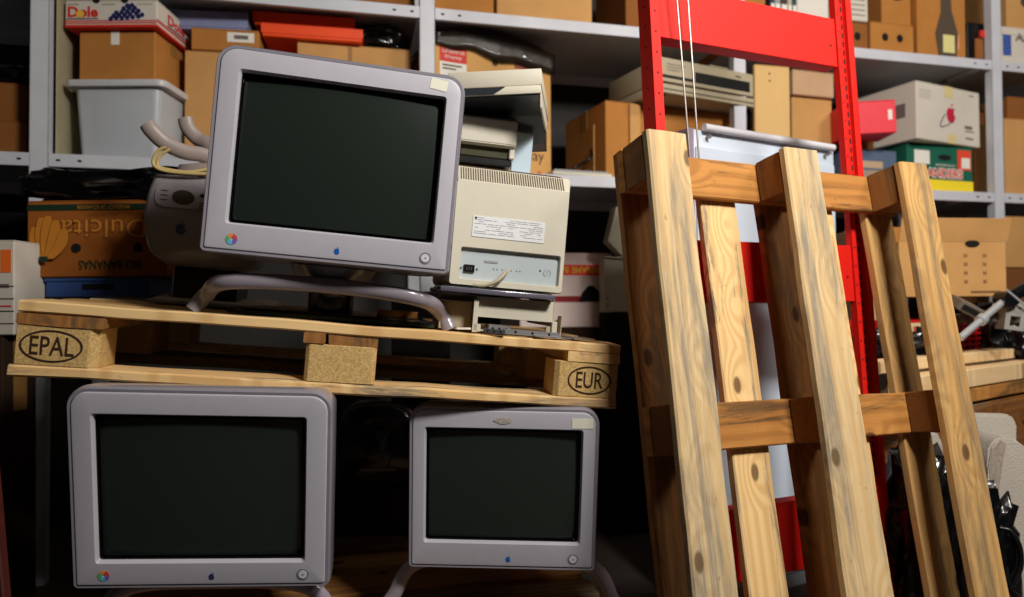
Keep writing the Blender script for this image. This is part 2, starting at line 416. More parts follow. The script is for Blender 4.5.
# leaning pallet, underside towards us
t = thing('wooden_pallet', 'tall wooden pallet leaning upright on its end against the red steel frame', 'pallet', LEAN.m)
def zone(z): return None
for i, (a, b, a2, b2, mm, s) in enumerate(((.0, .098, -.012, .088, w_grey, 101), (.364, .464, .354, .482, w_grey, 105), (.734, .832, .722, .834, w_mix, 103))):
    o = board('runner_board', a, b, .0, .022, 0, 1.2, mm, t, 'z', .0025, .004, seed=s)
    for v in o.data.vertices:                       # sawn a little out of true: shifts along its length
        k = 1 - min(1, max(0, (v.co.z - .2) / 1.0)); tx = (v.co.x - a) / (b - a)
        v.co.x += k * ((a2 - a) * (1 - tx) + (b2 - b) * tx)
for (z0, z1) in ((.0, .095), (.546, .644), (1.104, 1.199)):
    for i, (a, b) in enumerate(((.0, .1), (.368, .468), (.736, .836))):
        bm = bmesh.new(); abox(bm, a + .001, b - .001, .0225, .0995, z0, z1, .003)
        if z1 > 1: o = board('block', a + .001, b - .001, .0225, .0995, z0, z1, (w_brn, w_brn, w_brn)[i], t, 'z', .001, .003, seed=120 + i); bm.free()
        else: o = link('block', bm, chip_d, t)
    board('stringer_board', .0, .836, .1, .122, z0, z1, w_oran, t, 'x', .0015, .003, seed=int(z0 * 100) + 140)
for i, (a, b, mm) in enumerate(((.002, .1, w_brn), (.215, .317, w_pale), (.388, .482, w_brn), (.53, .622, w_pale), (.74, .838, w_mix))):
    o = board('deck_board', a, b, .1225, .1445, 0, 1.2, mm, t, 'z', .0025, .003, seed=160 + i)
# ================================================================== monitors
bez = mat('lavender_grey_bezel', (180, 178, 188), .42, var=.03, vscale=20, coat=.1)
shellm = mat('translucent_grey_shell', (138, 135, 146), .28, var=.05, vscale=12, coat=.5)
standm = mat('smoky_stand_plastic', (150, 142, 152), .25, var=.04, vscale=15, coat=.5)
glass = mat('dark_screen_glass', (32, 39, 35), .25, coat=.3, spec=.5)
gasket = mat('black_gasket', (6, 6, 6), .5)
logo_b = mat('blue_logo', (24, 90, 170), .3); logo_d = mat('navy_logo', (40, 44, 90), .35)
ring_w = mat('white_button', (206, 206, 214), .3); ring_g = mat('grey_ring', (120, 120, 130), .4)
sticker = mat('white_sticker', (226, 222, 206), .7)
cols5 = [mat('badge_' + n, c, .4) for n, c in (('red', (206, 70, 70)), ('orange', (222, 140, 80)), ('green', (90, 170, 110)), ('cyan', (90, 180, 200)), ('violet', (120, 90, 180)))]
def monitor(label, m, W, H, s, feet, stickers=(), badge=True, lcol=None, rear=.40, sag=.1):
    """s = screen rect x0,x1 from the left and z0,z1 from the bottom"""
    t = thing('crt_monitor', label, 'monitor', m)
    rt, rb = .036, .008
    def O(e, y, rt=rt, rb=rb): return [(p[0], y, p[1]) for p in rrect(W + 2 * e, H + 2 * e, rt + e, rb + max(e, -.005), 8, W / 2, H / 2)]
    sx0, sx1, sz0, sz1 = s; sw, sh = sx1 - sx0, sz1 - sz0; scx, scz = (sx0 + sx1) / 2, (sz0 + sz1) / 2
    def I(e, y, r=.005): return [(p[0], y, p[1]) for p in rrect(sw + 2 * e, sh + 2 * e, r, r, 8, scx, scz)]
    bm = bmesh.new()
    loft(bm, [O(-.004, .026), O(-.004, .006), O(-.007, .001), O(-.012, 0), I(.004, 0, .007), I(.001, .004), I(-.002, .022)], False, False)
    bz = link('bezel', bm, bez, t, smooth=30)
    bm = bmesh.new()
    def S(y, kx, kz, dz, r): return [(p[0], y, p[1] - sag * (y - .03)) for p in rrect(W * kx, H * kz, r, r * .6, 8, W / 2, H / 2 + dz)]
    loft(bm, [O(-.0045, .0035), O(.0005, .003), O(.003, .008), O(.004, .02), [(p[0], p[1], p[2] - sag * .03) for p in O(.002, .06)], [(p[0], p[1], p[2] - sag * .09) for p in O(-.004, .12)], S(.18, .94, .90, -.012, .07), S(.26, .84, .80, -.02, .09), S(rear - .04, .70, .66, -.03, .1), S(rear, .6, .56, -.03, .1)], False, True)
    link('shell', bm, shellm, t, smooth=50)
    bm = bmesh.new(); nx, nz = 16, 12; g = []
    e = .006
    for j in range(nz + 1):
        row = []
        for i in range(nx + 1):
            u, v = i / nx * 2 - 1, j / nz * 2 - 1
            row.append(bm.verts.new((scx + u * (sw / 2 + e), .012 + .012 * (u * u * .6 + v * v * .4), scz + v * (sh / 2 + e))))
        g.append(row)
    for j in range(nz):
        for i in range(nx): bm.faces.new((g[j][i], g[j][i + 1], g[j + 1][i + 1], g[j + 1][i]))
    link('screen', bm, glass, t, smooth=60)
    bm = bmesh.new(); loft(bm, [I(-.0015, .009, .006), I(-.0015, .020, .006), I(-.005, .020, .006), I(-.006, .0125, .008)], False, False)
    link('screen_gasket', bm, gasket, t)
    if badge:
        bm = bmesh.new(); bx, bzz = .055 if W > .45 else .05, .026
        for k in range(10):
            a0, a1 = 2 * math.pi * k / 10, 2 * math.pi * (k + 1) / 10
            prism(bm, [(bx + .0035 * math.cos(a0), bzz + .0035 * math.sin(a0)), (bx + .011 * math.cos(a0), bzz + .011 * math.sin(a0)), (bx + .011 * math.cos(a1), bzz + .011 * math.sin(a1)), (bx + .0035 * math.cos(a1), bzz + .0035 * math.sin(a1))], -.001, .0, k // 2)
        link('colour_badge', bm, None, bz, mats=cols5)
    apple(W * .535, .022, .011, 0, lcol or logo_b, bz)
    bm = bmesh.new(); pbx, pbz = W - .047, .026
    oval_ring(bm, pbx, pbz, .0115, .0115, .0028, -.0012, 0, 28, 1); disc(bm, pbx, pbz, .0082, -.002, 0, 24, 0); disc(bm, pbx, pbz, .0018, -.0026, -.002, 10, 1)
    link('power_button', bm, None, bz, mats=[ring_w, ring_g])
    for (x0, x1, z0, z1, rot, kind) in stickers:
        cx, cz = (x0 + x1) / 2, (z0 + z1) / 2
        Mx = Matrix.Translation((cx, 0, cz)) @ Matrix.Rotation(rot, 4, 'Y') @ Matrix.Translation((-cx, 0, -cz))
        if kind == 'paper': plate('sticker', x0, x1, z0, z1, -.0002, sticker, bz, M=Mx)
        else:
            bm = bmesh.new(); n = 26
            prism(bm, [(cx + (x1 - x0) / 2 * math.cos(6.283 * i / n) * (1 + .12 * math.sin(5 * i)), cz + (z1 - z0) / 2 * math.sin(6.283 * i / n) * (1 + .15 * math.sin(7 * i))) for i in range(n)], -.0012, -.0002)
            link('torn_sticker', bm, mat('old_glue', (168, 160, 150), .9, var=.4, vscale=150), bz)
    # stand: a front arch, a rear leg and the swivel dish, down to the surface z = -drop
    bm = bmesh.new()
    (fx0, fx1, fy, drop, top) = feet[:5]; (fy0, fy1, d0, d1) = feet[5:] if len(feet) > 5 else (fy, fy, drop, drop)
    tube(bm, [(fx0, fy0, -d0), (fx0 + .022, fy0 + .002, -d0 + .034), (fx0 + .08, fy + .012, -top - .010), (W * .5, fy + .022, -top), (fx1 - .08, fy + .012, -top - .010), (fx1 - .022, fy1 + .002, -d1 + .034), (fx1, fy1, -d1)], .017, 12, 8, ry=.013, up=(0, 1, 0))
    link('stand_arch', bm, standm, t, smooth=60)
    bm = bmesh.new()
    tube(bm, [(W * .5, fy + .03, -top - .004), (W * .5, fy + .14, -top - .014), (W * .5, fy + .24, -drop + .03), (W * .5, fy + .28, -drop + .016)], .03, 12, 6, ry=.012)
    link('stand_rear_leg', bm, standm, t, smooth=60)
    bm = bmesh.new()
    loft(bm, [[(W * .5 + r * math.cos(a), fy + .10 + r * math.sin(a), z) for a in [2 * math.pi * i / 24 for i in range(24)]] for (r, z) in ((.05, -top - .01), (.075, -top + .006), (.09, -.008), (.07, .03))])
    link('swivel_dish', bm, shellm, t, smooth=50)
    return t
def monm(rv, tv, H):
    R = M3 @ rod(rv); T = M3 @ Vector(tv) + CAM
    return colmat(R.col[0], R.col[2], -R.col[1], T + R.col[1] * H)
MT = monm((.003, -.164, .091), (-.555, -.485, 1.307), .394)
MB = monm((.147, -.116, .047), (-.81, .164, 1.252), .391)
MR = monm((.096, .003, .021), (-.221, .235, 1.496), .362)
FT = Fr(MT)
F0, F1 = [FT.i @ (PAL.m @ Vector((PAL.at_x(x, .06, .1465), .06, .1465))) for x in (193, 450)]
monitor('large grey monitor on top of the pallet, with a blank white sticker', MT, .47, .394, (.044, .433, .058, .347),
        (F0[0], F1[0], .045, .121, .046, F0[1], F1[1], -F0[2], -F1[2]), [(.402, .436, .362, .383, .12, 'paper')])
monitor('large grey monitor under the EPAL end of the pallet, lower left', MB, .47, .391, (.044, .423, .054, .342), (-.02, .505, .06, .18, .035), lcol=logo_d, sag=.18)
monitor('smaller grey monitor under the EUR end, with a torn sticker', MR, .41, .362, (.035, .374, .061, .315), (-.065, .485, .05, .13, .008),
        [(.352, .398, .322, .344, -.02, 'paper'), (.183, .222, .329, .343, .0, 'glue')], badge=False, rear=.36)
# ================================================================== shelving
L2, L1, L0, LM = 1.967, 1.377, .787, .197
t = thing('shelving_unit', 'long white metal shelving unit filled with cartons along the back', 'shelving', SH.m)
POSTS = (-1.29, -.036, 1.208, 2.465, 3.737, 5.0)
def post(u):
    bm = bmesh.new()
    for v0 in (0, .56):
        abox(bm, u, u + .055, v0, v0 + .003, 0, 2.7, .0005); abox(bm, u, u + .003, v0, v0 + .035, 0, 2.7, .0005); abox(bm, u + .052, u + .055, v0, v0 + .035, 0, 2.7, .0005)
    for k in range(50):
        disc(bm, u + .042, .03 + k * .053, .004, -.0006, 0, 8, 1) if False else None
    return link('post', bm, steel_w, t)
for u in POSTS[:-1]: post(u)
for i in range(5):
    u0, u1 = POSTS[i] + .0555, (POSTS[i + 1] if i < 4 else 4.6)
    for z in ((L2, L1, L0) if i < 1 else (L2, L1)):
        bm = bmesh.new()
        abox(bm, u0, u1, .002, .59, z - .003, z, .0005); abox(bm, u0, u1, .0, .0025, z - .042, z, .0008); abox(bm, u0, u1, .003, .016, z - .042, z - .040)
        abox(bm, u0, u1, .588, .591, z - .042, z)
        s = link('shelf', bm, steel_w, t)
        bm = bmesh.new()
        for c in (u0 + .028, u0 + .09, u1 - .09, u1 - .028): disc(bm, c, z - .021, .007, -.0008, 0.0, 10, rz=.0038)
        link('bolt_hole', bm, dark, s)
box('side_panel', .032, .035, .02, .56, L1, 2.65, mat('olive_beige_panel', (168, 158, 128), .6, var=.1), t, 0)
bm = bmesh.new()
for i in (0, 1, 2, 3):
    abox(bm, POSTS[i] + .05, POSTS[i + 1], .592, .596, LM - .1, 2.7)
link('back_panel', bm, mat('dark_grey_back_sheet', (34, 31, 28), .7), t)
# ------------------------------------------------------------------ placing helpers
def put(F, x0, v, z=None, y1=None, yaw=0):
    if z is None: p = F.hit(x0, y1, v); u, z = p.x, p.z
    else: u = F.at_x(x0, v, z)
    return Fr(F.m @ Matrix.Translation((u, v, z)) @ Matrix.Rotation(math.radians(yaw), 4, 'Z'))
def wid(G, x1, z=.05): return G.at_x(x1, 0, z)
def hei(G, y, u=0): return G.at_y(y, u, 0, .1)
tape = mat('packing_tape', (150, 108, 58), .35)
GAP = .0006
def carton(label, G, w, h, d, m=None, group=None, name='cardboard_box', cat='box', tapes=True, lid=0, hole=0, lean=None):
    m = m or card
    T = G.m if lean is None else G.m @ lean
    t = thing(name, label, cat, T, group)
    bm = bmesh.new(); hh = h - .003
    abox(bm, 0, w, 0, d, GAP, hh, .003)
    link('body', bm, m, t)
    if lid:
        bm = bmesh.new(); e = .003
        pts = [(-e, hh - lid), (w + e, hh - lid)]
        abox(bm, -e, w + e, -e, 0, hh - lid, h); abox(bm, -e, w + e, d, d + e, hh - lid, h); abox(bm, -e, 0, 0, d, hh - lid, h); abox(bm, w, w + e, 0, d, hh - lid, h); abox(bm, -e, w + e, -e, d + e, h - .001, h + .002, .0005)
        link('lid', bm, m, t)
    else:
        bm = bmesh.new(); abox(bm, .001, w - .001, .001, d / 2 - .002, hh, h, .0008); abox(bm, .001, w - .001, d / 2 + .002, d - .001, hh, h, .0008)
        link('top_flaps', bm, m, t)
        if tapes:
            bm = bmesh.new(); abox(bm, -.0012, w + .0012, d / 2 - .025, d / 2 + .025, h, h + .0006); abox(bm, -.0014, 0, d / 2 - .025, d / 2 + .025, h * .75, h); abox(bm, w, w + .0014, d / 2 - .025, d / 2 + .025, h * .75, h)
            link('tape', bm, tape, t)
    if hole:
        for hx in ([.5] if hole == 1 else [.33, .67]):
            bm = bmesh.new(); disc(bm, w * hx, h * .58, .035 if hole == 1 else .016, -.0008, 0, 20, rz=.014 if hole == 1 else .018)
            link('hand_hole', bm, dark, t)
    return t
def P(t, name, w, h, x0, x1, z0, z1, m, y=0): return plate(name, x0 * w, x1 * w, z0 * h, z1 * h, y - .0004, m, t)
# ================================================================== upper left bay
yw = -13
G = put(SH, 71, .05, L1, yaw=yw); bw = wid(G, 161); bh = hei(G, 79)
pp = mat('milky_clear_plastic', (222, 226, 232), .3, alpha=.5, spec=.5); pp.use_nodes
t = thing('storage_box', 'milky see-through plastic storage box with a lid, below the brown carton', 'storage box', G.m)
bm = bmesh.new(); n = 5
def rr(w0, w1, d0, d1, z, r): return [(p[0], p[1], z) for p in [(q[0] + w0, q[1] + d0) for q in rrect(w1 - w0, d1 - d0, r, r, n)]]
loft(bm, [rr(.02, bw - .02, .012, .21, .001, .02), rr(0.004, bw - .004, 0.0, .22, bh * .9, .025), rr(-.012, bw + .012, -.012, .232, bh * .9, .03), rr(-.012, bw + .012, -.012, .232, bh * .905, .03), rr(.006, bw - .006, .002, .218, bh * .895, .025), rr(.022, bw - .022, .014, .208, .004, .02)])
link('body', bm, pp, t, smooth=40)
bm = bmesh.new(); loft(bm, [rr(-.018, bw + .018, -.018, .238, bh * .89, .03), rr(-.020, bw + .020, -.020, .240, bh * .93, .03), rr(-.018, bw + .018, -.018, .238, bh * .97, .03), rr(.0, bw, .0, .22, bh * .995, .03)])
link('lid', bm, mat('white_plastic_lid', (196, 196, 198), .35), t, smooth=40)
t2 = thing('wrapped_bundle', 'blue grey bundle inside the see-through plastic storage box', 'bundle', G.m)
bm = bmesh.new(); abox(bm, bw * .22, bw * .72, .03, .18, .006, bh * .84, .02, 3); link('sleeve', bm, mat('blue_grey_wrap', (104, 118, 142), .6, var=.15, vscale=8), t2, smooth=50)
bm = bmesh.new(); abox(bm, .03, bw - .03, .021, .20, .0045, .0055, 0); link('liner', bm, mat('tan_liner', (120, 100, 74), .8), t2)
zt = L1 + bh + .001
G = put(SH, 79, .07, zt, yaw=yw); w = wid(G, 155); h = hei(G, 31)
t = carton('brown carton sandwiched between the fruit box and the see-through storage box', G, w, h, .25)
P(t, 'label', w, h, .42, .53, .72, .99, white); box('bottom_slot', w * .37, w * .63, -.0008, 0, .002, .006, dark, t, 0)
zt2 = zt + h + .001
G = put(SH, 65, .05, zt2, yaw=yw); w = wid(G, 157); h = hei(G, 0)
t = carton('white grape box with red stripes and red lettering, topmost of its stack', G, w, h, .27, card_w, name='fruit_box', cat='fruit box', tapes=False)
bm = bmesh.new(); abox(bm, -.001, w + .001, -.001, .271, -.0002, h * .09, .0005); 
link('tray_rim', bm, red_p, t)
P(t, 'stripe', w, h, 0, 1, .13, .175, red_p); P(t, 'stripe', w, h, 0, 1, .21, .25, red_p)
text('Dole', .03 * w, .36 * w, .36 * h, .76 * h, -.0006, red_p, t, bold=.035)
P(t, 'underline', w, h, .02, .36, .29, .325, blue_p)
bm = bmesh.new(); disc(bm, .165 * w, .48 * h, .013, -.0016, -.0012, 20); link('sun_print', bm, mat('yellow_print', (232, 180, 60), .6), t)
gz = bmesh.new(); gr = bmesh.new()
for (a, b) in ((.50, .37), (.56, .39), (.62, .38), (.68, .40), (.74, .42), (.80, .44), (.84, .50), (.53, .47), (.59, .49), (.65, .50), (.71, .52), (.78, .55), (.56, .58), (.62, .60), (.68, .62), (.74, .64), (.80, .64), (.64, .72), (.70, .74), (.76, .74), (.68, .83), (.73, .84)):
    b = .30 + (b - .37) * 1.05; disc(gr, a * w, b * h, .0098, -.0012, -.0004, 14); disc(gz, a * w, b * h, .0076, -.0018, -.0012, 14)
link('grape_outline', gr, mat('pale_violet_print', (190, 190, 214), .7), t); link('grape_print', gz, blue_p, t)
for k, (a, b, s) in enumerate(((.02, .15, 'GRAPES'), (.4, .54, 'RAISINS'), (.78, .95, 'UVA ITALIA'))): text(s, a * w, b * w, .80 * h, .86 * h, -.0006, mat('grey_print', (110, 100, 96), .7), t)
bm = bmesh.new(); disc(bm, .34 * w, h * .995, .012, -.0012, -.0002, 16); disc(bm, .65 * w, h * .995, .012, -.0012, -.0002, 16); link('vent_hole', bm, dark, t)
Rs = Matrix.Translation((w, 0, 0)) @ Matrix.Rotation(math.radians(90), 4, 'Z')
text('Dole', .07, .19, .42 * h, .80 * h, -.0008, red_p, t, bold=.03, M=Rs); plate('underline', .07, .19, .34 * h, .38 * h, -.0008, blue_p, t, M=Rs)
plate('stripe', 0, .27, .19 * h, .235 * h, -.0008, red_p, t, M=Rs); plate('stripe', 0, .27, .27 * h, .3 * h, -.0008, red_p, t, M=Rs)
# tall cartons and flat boxes next to it
G = put(SH, 184, .12, L1, yaw=-4); w = wid(G, 262); h = hei(G, 50)
t = carton('tall tan carton standing right of the see-through plastic box', G, w, h, .3, card_l)
z3 = L1 + h + .001
G = put(SH, 191, .11, z3, yaw=-4); w = wid(G, 259); h = hei(G, 27)
t = carton('low brown carton with a white barcode label, on the tall tan carton', G, w, h, .3, card)
P(t, 'label', w, h, .53, .93, .42, .86, white); P(t, 'barcode', w, h, .63, .84, .56, .74, mat('grey_print', (110, 100, 96), .7), -.0008)
z4 = z3 + h + .001
G = put(SH, 170, .14, z4, yaw=-6); w = wid(G, 247); h = hei(G, 10)
t = carton('flat lavender blue box lying on the low brown carton', G, w, h, .3, mat('lavender_card', (128, 136, 172), .6, var=.08), tapes=False, lid=h * .8)
G = put(SH, 297, .12, L1, yaw=0); w = wid(G, 411); h = hei(G, 41)
t = carton('wide tan carton behind the top monitor, below the orange folders', G, w, h, .35, card_l)
P(t, 'tape_strip', w, h, .44, .475, .86, 1, tape)
z5 = L1 + h + .001
orange = mat('orange_card', (238, 74, 20), .5, var=.05)
G = put(SH, 262, .10, z5 + .0, yaw=-2); w = wid(G, 362); h = hei(G, 28) * .98
h = .045
t = carton('lower of the two flat orange boxes', G, w, h, .3, orange, tapes=False, lid=.03, name='document_box')
G = put(SH, 254, .12, z5 + h + .003, yaw=-2); w = wid(G, 354); h = .045
t = carton('upper of the two flat orange boxes, set a little to the left', G, w, h, .28, orange, tapes=False, lid=.03, name='document_box')
def crumple(name, label, cat, F, cx, cy, cz, sx, sy, sz, m, amp=.25, seed=0, sub=4, fl=.0, sc=3):
    bm = bmesh.new(); bmesh.ops.create_icosphere(bm, subdivisions=sub, radius=1)
    for v in bm.verts:
        d = v.co.normalized(); q = d * sc + Vector((seed * 3.1, seed * 1.7, 0))
        r = 1 + amp * (noise.noise(q) + .5 * abs(noise.noise(q * 2.3)) * 1.6 + .3 * noise.noise(q * 5.5))
        c = Vector((math.copysign(abs(d.x) ** .6, d.x), math.copysign(abs(d.y) ** .6, d.y), math.copysign(abs(d.z) ** .7, d.z))) * r
        z = c.z
        v.co = Vector((c.x * sx / 2, c.y * sy / 2, max(z, -.85) * sz / 2 + .85 * sz / 2))
    o = link(name, bm, m, None, smooth=70)
    tag(o, label, cat, m=F.m @ Matrix.Translation((cx, cy, cz))); return o
film = mat('black_film', (9, 9, 11), .22, bump=.6, bscale=25, coat=.3)
smoke = mat('smoky_film', (58, 52, 38), .3, bump=.5, bscale=20, coat=.3)
crumple('plastic_bag', 'black plastic bag squeezed under the shelf on the wide tan carton', 'bag', SH, 1.06, .28, z5 + .001, .24, .3, .10, film, seed=3)
# ================================================================== top shelf
def simple(label, x0, x1, ytop, v, z, d, m, yaw=0, F=None, **k):
    G = put(F or SH, x0, v, z, yaw=yaw); w = wid(G, x1); h = hei(G, ytop)
    return carton(label, G, w, h, d, m, **k), G, w, h
simple('brown carton on the top shelf, just left of the second post', 345, 415, -30, .1, L2, .3, card_d)
simple('brown carton on the top shelf, just right of the second post', 434, 494, -40, .08, L2, .35, card)
t, G, w, h = simple('long tan wooden-looking carton in the middle of the top shelf', 497, 592, -38, .06, L2, .35, card_l)
simple('brown carton on the top shelf next to the red frame', 626, 700, -45, .1, L2, .35, card_d)
simple('tan carton on the top shelf behind the red crossbeam', 704, 766, -35, .12, L2, .3, card)
# books and papers right of them
bcols = [(40, 50, 70), (150, 150, 150), (60, 40, 40), (180, 170, 150), (30, 60, 80), (200, 196, 190)]
uu = SH.at_x(771, .1, L2)
names_b = ['dark blue', 'grey', 'dark red', 'cream', 'petrol', 'white']
for k, c in enumerate(bcols):
    th = .022 + .006 * (k % 3)
    b = thing('binder', names_b[k] + ' binder standing in the row above the red crossbeam', 'binder', SH.m @ Matrix.Translation((uu, .1, L2 + .0006)), 'binders on the top shelf')
    mm = mat('binder_' + names_b[k].replace(' ', '_'), c, .5)
    bm = bmesh.new(); abox(bm, 0, th - .0006, 0, .22, 0, .003 + .27, .003); link('cover', bm, mm, b)
    plate('spine_label', .003, th - .004, .1, .2, -.0004, white, b); uu += th
t, G, w, h = simple('white paper box above the red crossbeam, next to the binders', 798, 829, -30, .09, L2, .25, mat('white_paper_pack', (220, 214, 204), .8, var=.04), tapes=False)
t, G, w, h = simple('brown carton with slots behind the red upright, under a white paper ream', 836, 868, 20, .08, L2, .3, card_d, hole=2)
zz = L2 + h + .001
t, G, w, h = simple('white ream of paper with small print behind the red upright', 836, 868, -28, .07, zz, .28, card_w, tapes=False)
for k in range(5): P(t, 'printed_line', w, h, .2, .9, .12 + .11 * k, .14 + .11 * k, mat('grey_print', (110, 100, 96), .7))
t, G, w, h = simple('lower brown carton with hand holes right of the red upright', 871, 914, 21, .07, L2, .3, card, yaw=0, hole=2)
zz = L2 + h + .001
t, G, w, h = simple('upper brown carton with a round hole right of the red upright', 882, 911, -25, .09, zz, .3, card, yaw=0, hole=1)
G = put(SH, 918, .06, L2, yaw=0); w = wid(G, 966); h = hei(G, -40)
t = carton('tall brown carton with a yellow note and dark tape, on the top shelf', G, w, h, .3, card)
bm = bmesh.new(); prism(bm, [(.44 * w, .0), (.78 * w, .0), (.82 * w, .30 * h), (.70 * w, .52 * h), (.66 * w, h), (.50 * w, h), (.48 * w, .5 * h), (.36 * w, .28 * h)], -.004, -.0005); link('dark_tape', bm, mat('dark_grey_tape', (82, 70, 58), .5), t)
P(t, 'yellow_note', w, h, .5, .74, .09, .27, mat('yellow_paper', (216, 206, 140), .8), -.005)
P(t, 'pink_strip', w, h, .78, .86, .14, .28, mat('pink_paper', (210, 140, 110), .8))
t, G, w, h = simple('black plastic case with a folding clasp on the top shelf, left of the right post', 968, 985, 22, .05, L2, .25, black, name='carry_case', cat='case', tapes=False)
bm = bmesh.new(); abox(bm, w * .35, w * .8, -.012, 0, h * .1, h * .6, .003); link('pocket', bm, card_d, t)
bm = bmesh.new(); abox(bm, w * .6, w * .9, -.018, -.0005, h * .62, h * .8, .003); link('red_clasp', bm, red_p, t)
t, G, w, h = simple('grey board standing behind the black case', 967, 988, -40, .33, L2, .03, mat('grey_beige_board', (150, 138, 120), .7), tapes=False)
t, G, w, h = simple('white box with a blue mark, right of the right post on the top shelf', 1002, 1060, 27, .06, L2, .3, card_w, tapes=False, lid=.03)
P(t, 'blue_mark', w, h, .02, .16, .3, .9, mat('blue_print', (60, 84, 160), .7)); text('APPLE', w * .22, w * .8, h * .68, h * .88, -.0036, mat('grey_print', (110, 100, 96), .7), t, bold=.01)
zz = L2 + h + .004
t, G, w, h = simple('tan carton with a grey oval patch, on the white box', 1007, 1060, -40, .08, zz, .3, card_l)
bm = bmesh.new(); disc(bm, w * .42, h * .42, .05, -.002, -.0005, 20, rz=.03); link('grey_patch', bm, mat('dark_grey_tape', (82, 70, 58), .5), t)
# ================================================================== middle shelf right
t, G, w, h = simple('green fruit box with red lettering and a yellow base, under the white carton', 908, 973, 142, .04, L1, .36, mat('green_card', (10, 92, 72), .7, var=.08), yaw=4, name='fruit_box', cat='fruit box', tapes=False)
P(t, 'yellow_base', w, h, 0, 1, .0, .27, mat('yellow_print2', (240, 214, 40), .7)); P(t, 'white_patch', w, h, .10, .33, .58, .86, white)
text('RANDERS', .20 * w, .84 * w, .30 * h, .52 * h, -.0016, white, t, bold=.09); text('RANDERS', .21 * w, .83 * w, .32 * h, .50 * h, -.0026, red_p, t, bold=.02)
P(t, 'red_patch', w, h, .76, .97, .5, .92, mat('orange_red_print', (222, 70, 44), .7)); P(t, 'white_sheet', w, h, .82, .95, .54, .76, white, -.001)
bm = bmesh.new(); disc(bm, .56 * w, .74 * h, .1 * w, -.001, -.0002, 20, rz=.06 * h); link('hand_hole', bm, dark, t)
text('www.bananas.com', .42 * w, .72 * w, .56 * h, .62 * h, -.0008, white, t)
zg = L1 + h + .001
G = put(SH, 917, -.02, zg, yaw=12); w = wid(G, 980); h = hei(G, 80)
t = carton('large white carton with a red fruit logo, on the green fruit box', G, w, h, .40, card_w, tapes=False)
apple(.53 * w, .50 * h, .062, -.0002, mat('crimson_print', (190, 24, 60), .7), t)
bm = bmesh.new(); tube(bm, [(.43 * w, -.001, .5 * h), (.36 * w, -.001, .32 * h), (.38 * w, -.001, .27 * h), (.50 * w, -.001, .34 * h), (.55 * w, -.001, .4 * h)], .0022, 6); link('logo_outline', bm, mat('navy_logo', (40, 44, 90), .35), t)
P(t, 'beige_tape', w, h, .43, .57, .80, 1, mat('beige_tape', (214, 196, 140), .6)); P(t, 'beige_tape', w, h, .47, .6, 0, .16, mat('beige_tape', (214, 196, 140), .6))
for k, (a, b, c, d) in enumerate(((.75, .87, .30, .36), (.75, .9, .25, .27), (.76, .88, .12, .15), (.82, .9, .9, .92))): P(t, 'printed_line', w, h, a, b, c, d, mat('grey_print', (110, 100, 96), .7))
for k in range(5): P(t, 'printed_line', w, h, .04, .22, .72 + k * .035, .73 + k * .035, mat('faint_print', (186, 178, 166), .7))
G2 = Matrix.Rotation(math.radians(-90), 4, 'Z')
plate('side_label', .05, .13, .42 * h, .66 * h, -.0008, mat('grey_print', (110, 100, 96), .7), t, M=Matrix.Rotation(math.radians(-90), 4, 'Z') @ Matrix.Translation((-.18, 0, 0)))
t, G, w, h = simple('blue grey folder box leaning under the red box, right of the red upright', 846, 897, 148, .06, L1, .12, mat('blue_grey_card', (84, 100, 126), .7, var=.1), yaw=2, tapes=False, name='document_box')
P(t, 'paper_edge', w, h, .1, .72, .2, .5, mat('paper_layers', (160, 138, 124), .9)); P(t, 'paper_edge', w, h, .1, .72, .55, .72, mat('paper_layers2', (186, 160, 130), .9))
zz = L1 + h + .001
t, G, w, h = simple('grey brown carton on the blue grey folder box, behind the red upright', 838, 874, 131, .12, zz, .25, card_d, yaw=2)
G = put(SH, 846, -.03, y1=135, yaw=-16); w = wid(G, 897); h = hei(G, 101, w)
t = carton('bright red flat box behind the red upright', G, w, h, .16, mat('magenta_red_card', (226, 36, 56), .5, var=.05), tapes=False, lean=Matrix.Rotation(math.radians(-2), 4, 'Y'))
P(t, 'white_mark', w, h, .84, .92, .4, .7, white)
t, G, w, h = simple('dark brown carton between the green fruit box and the right post', 975, 986, 112, .20, L1, .16, card_d, yaw=0)
t, G, w, h = simple('tan carton right of the right post on the middle shelf', 1006, 1060, 118, .05, L1, .3, card_l)
zz = L1 + h + .001
t, G, w, h = simple('brown carton above the tan one, right of the right post', 1008, 1060, 96, .08, zz, .28, card_d)
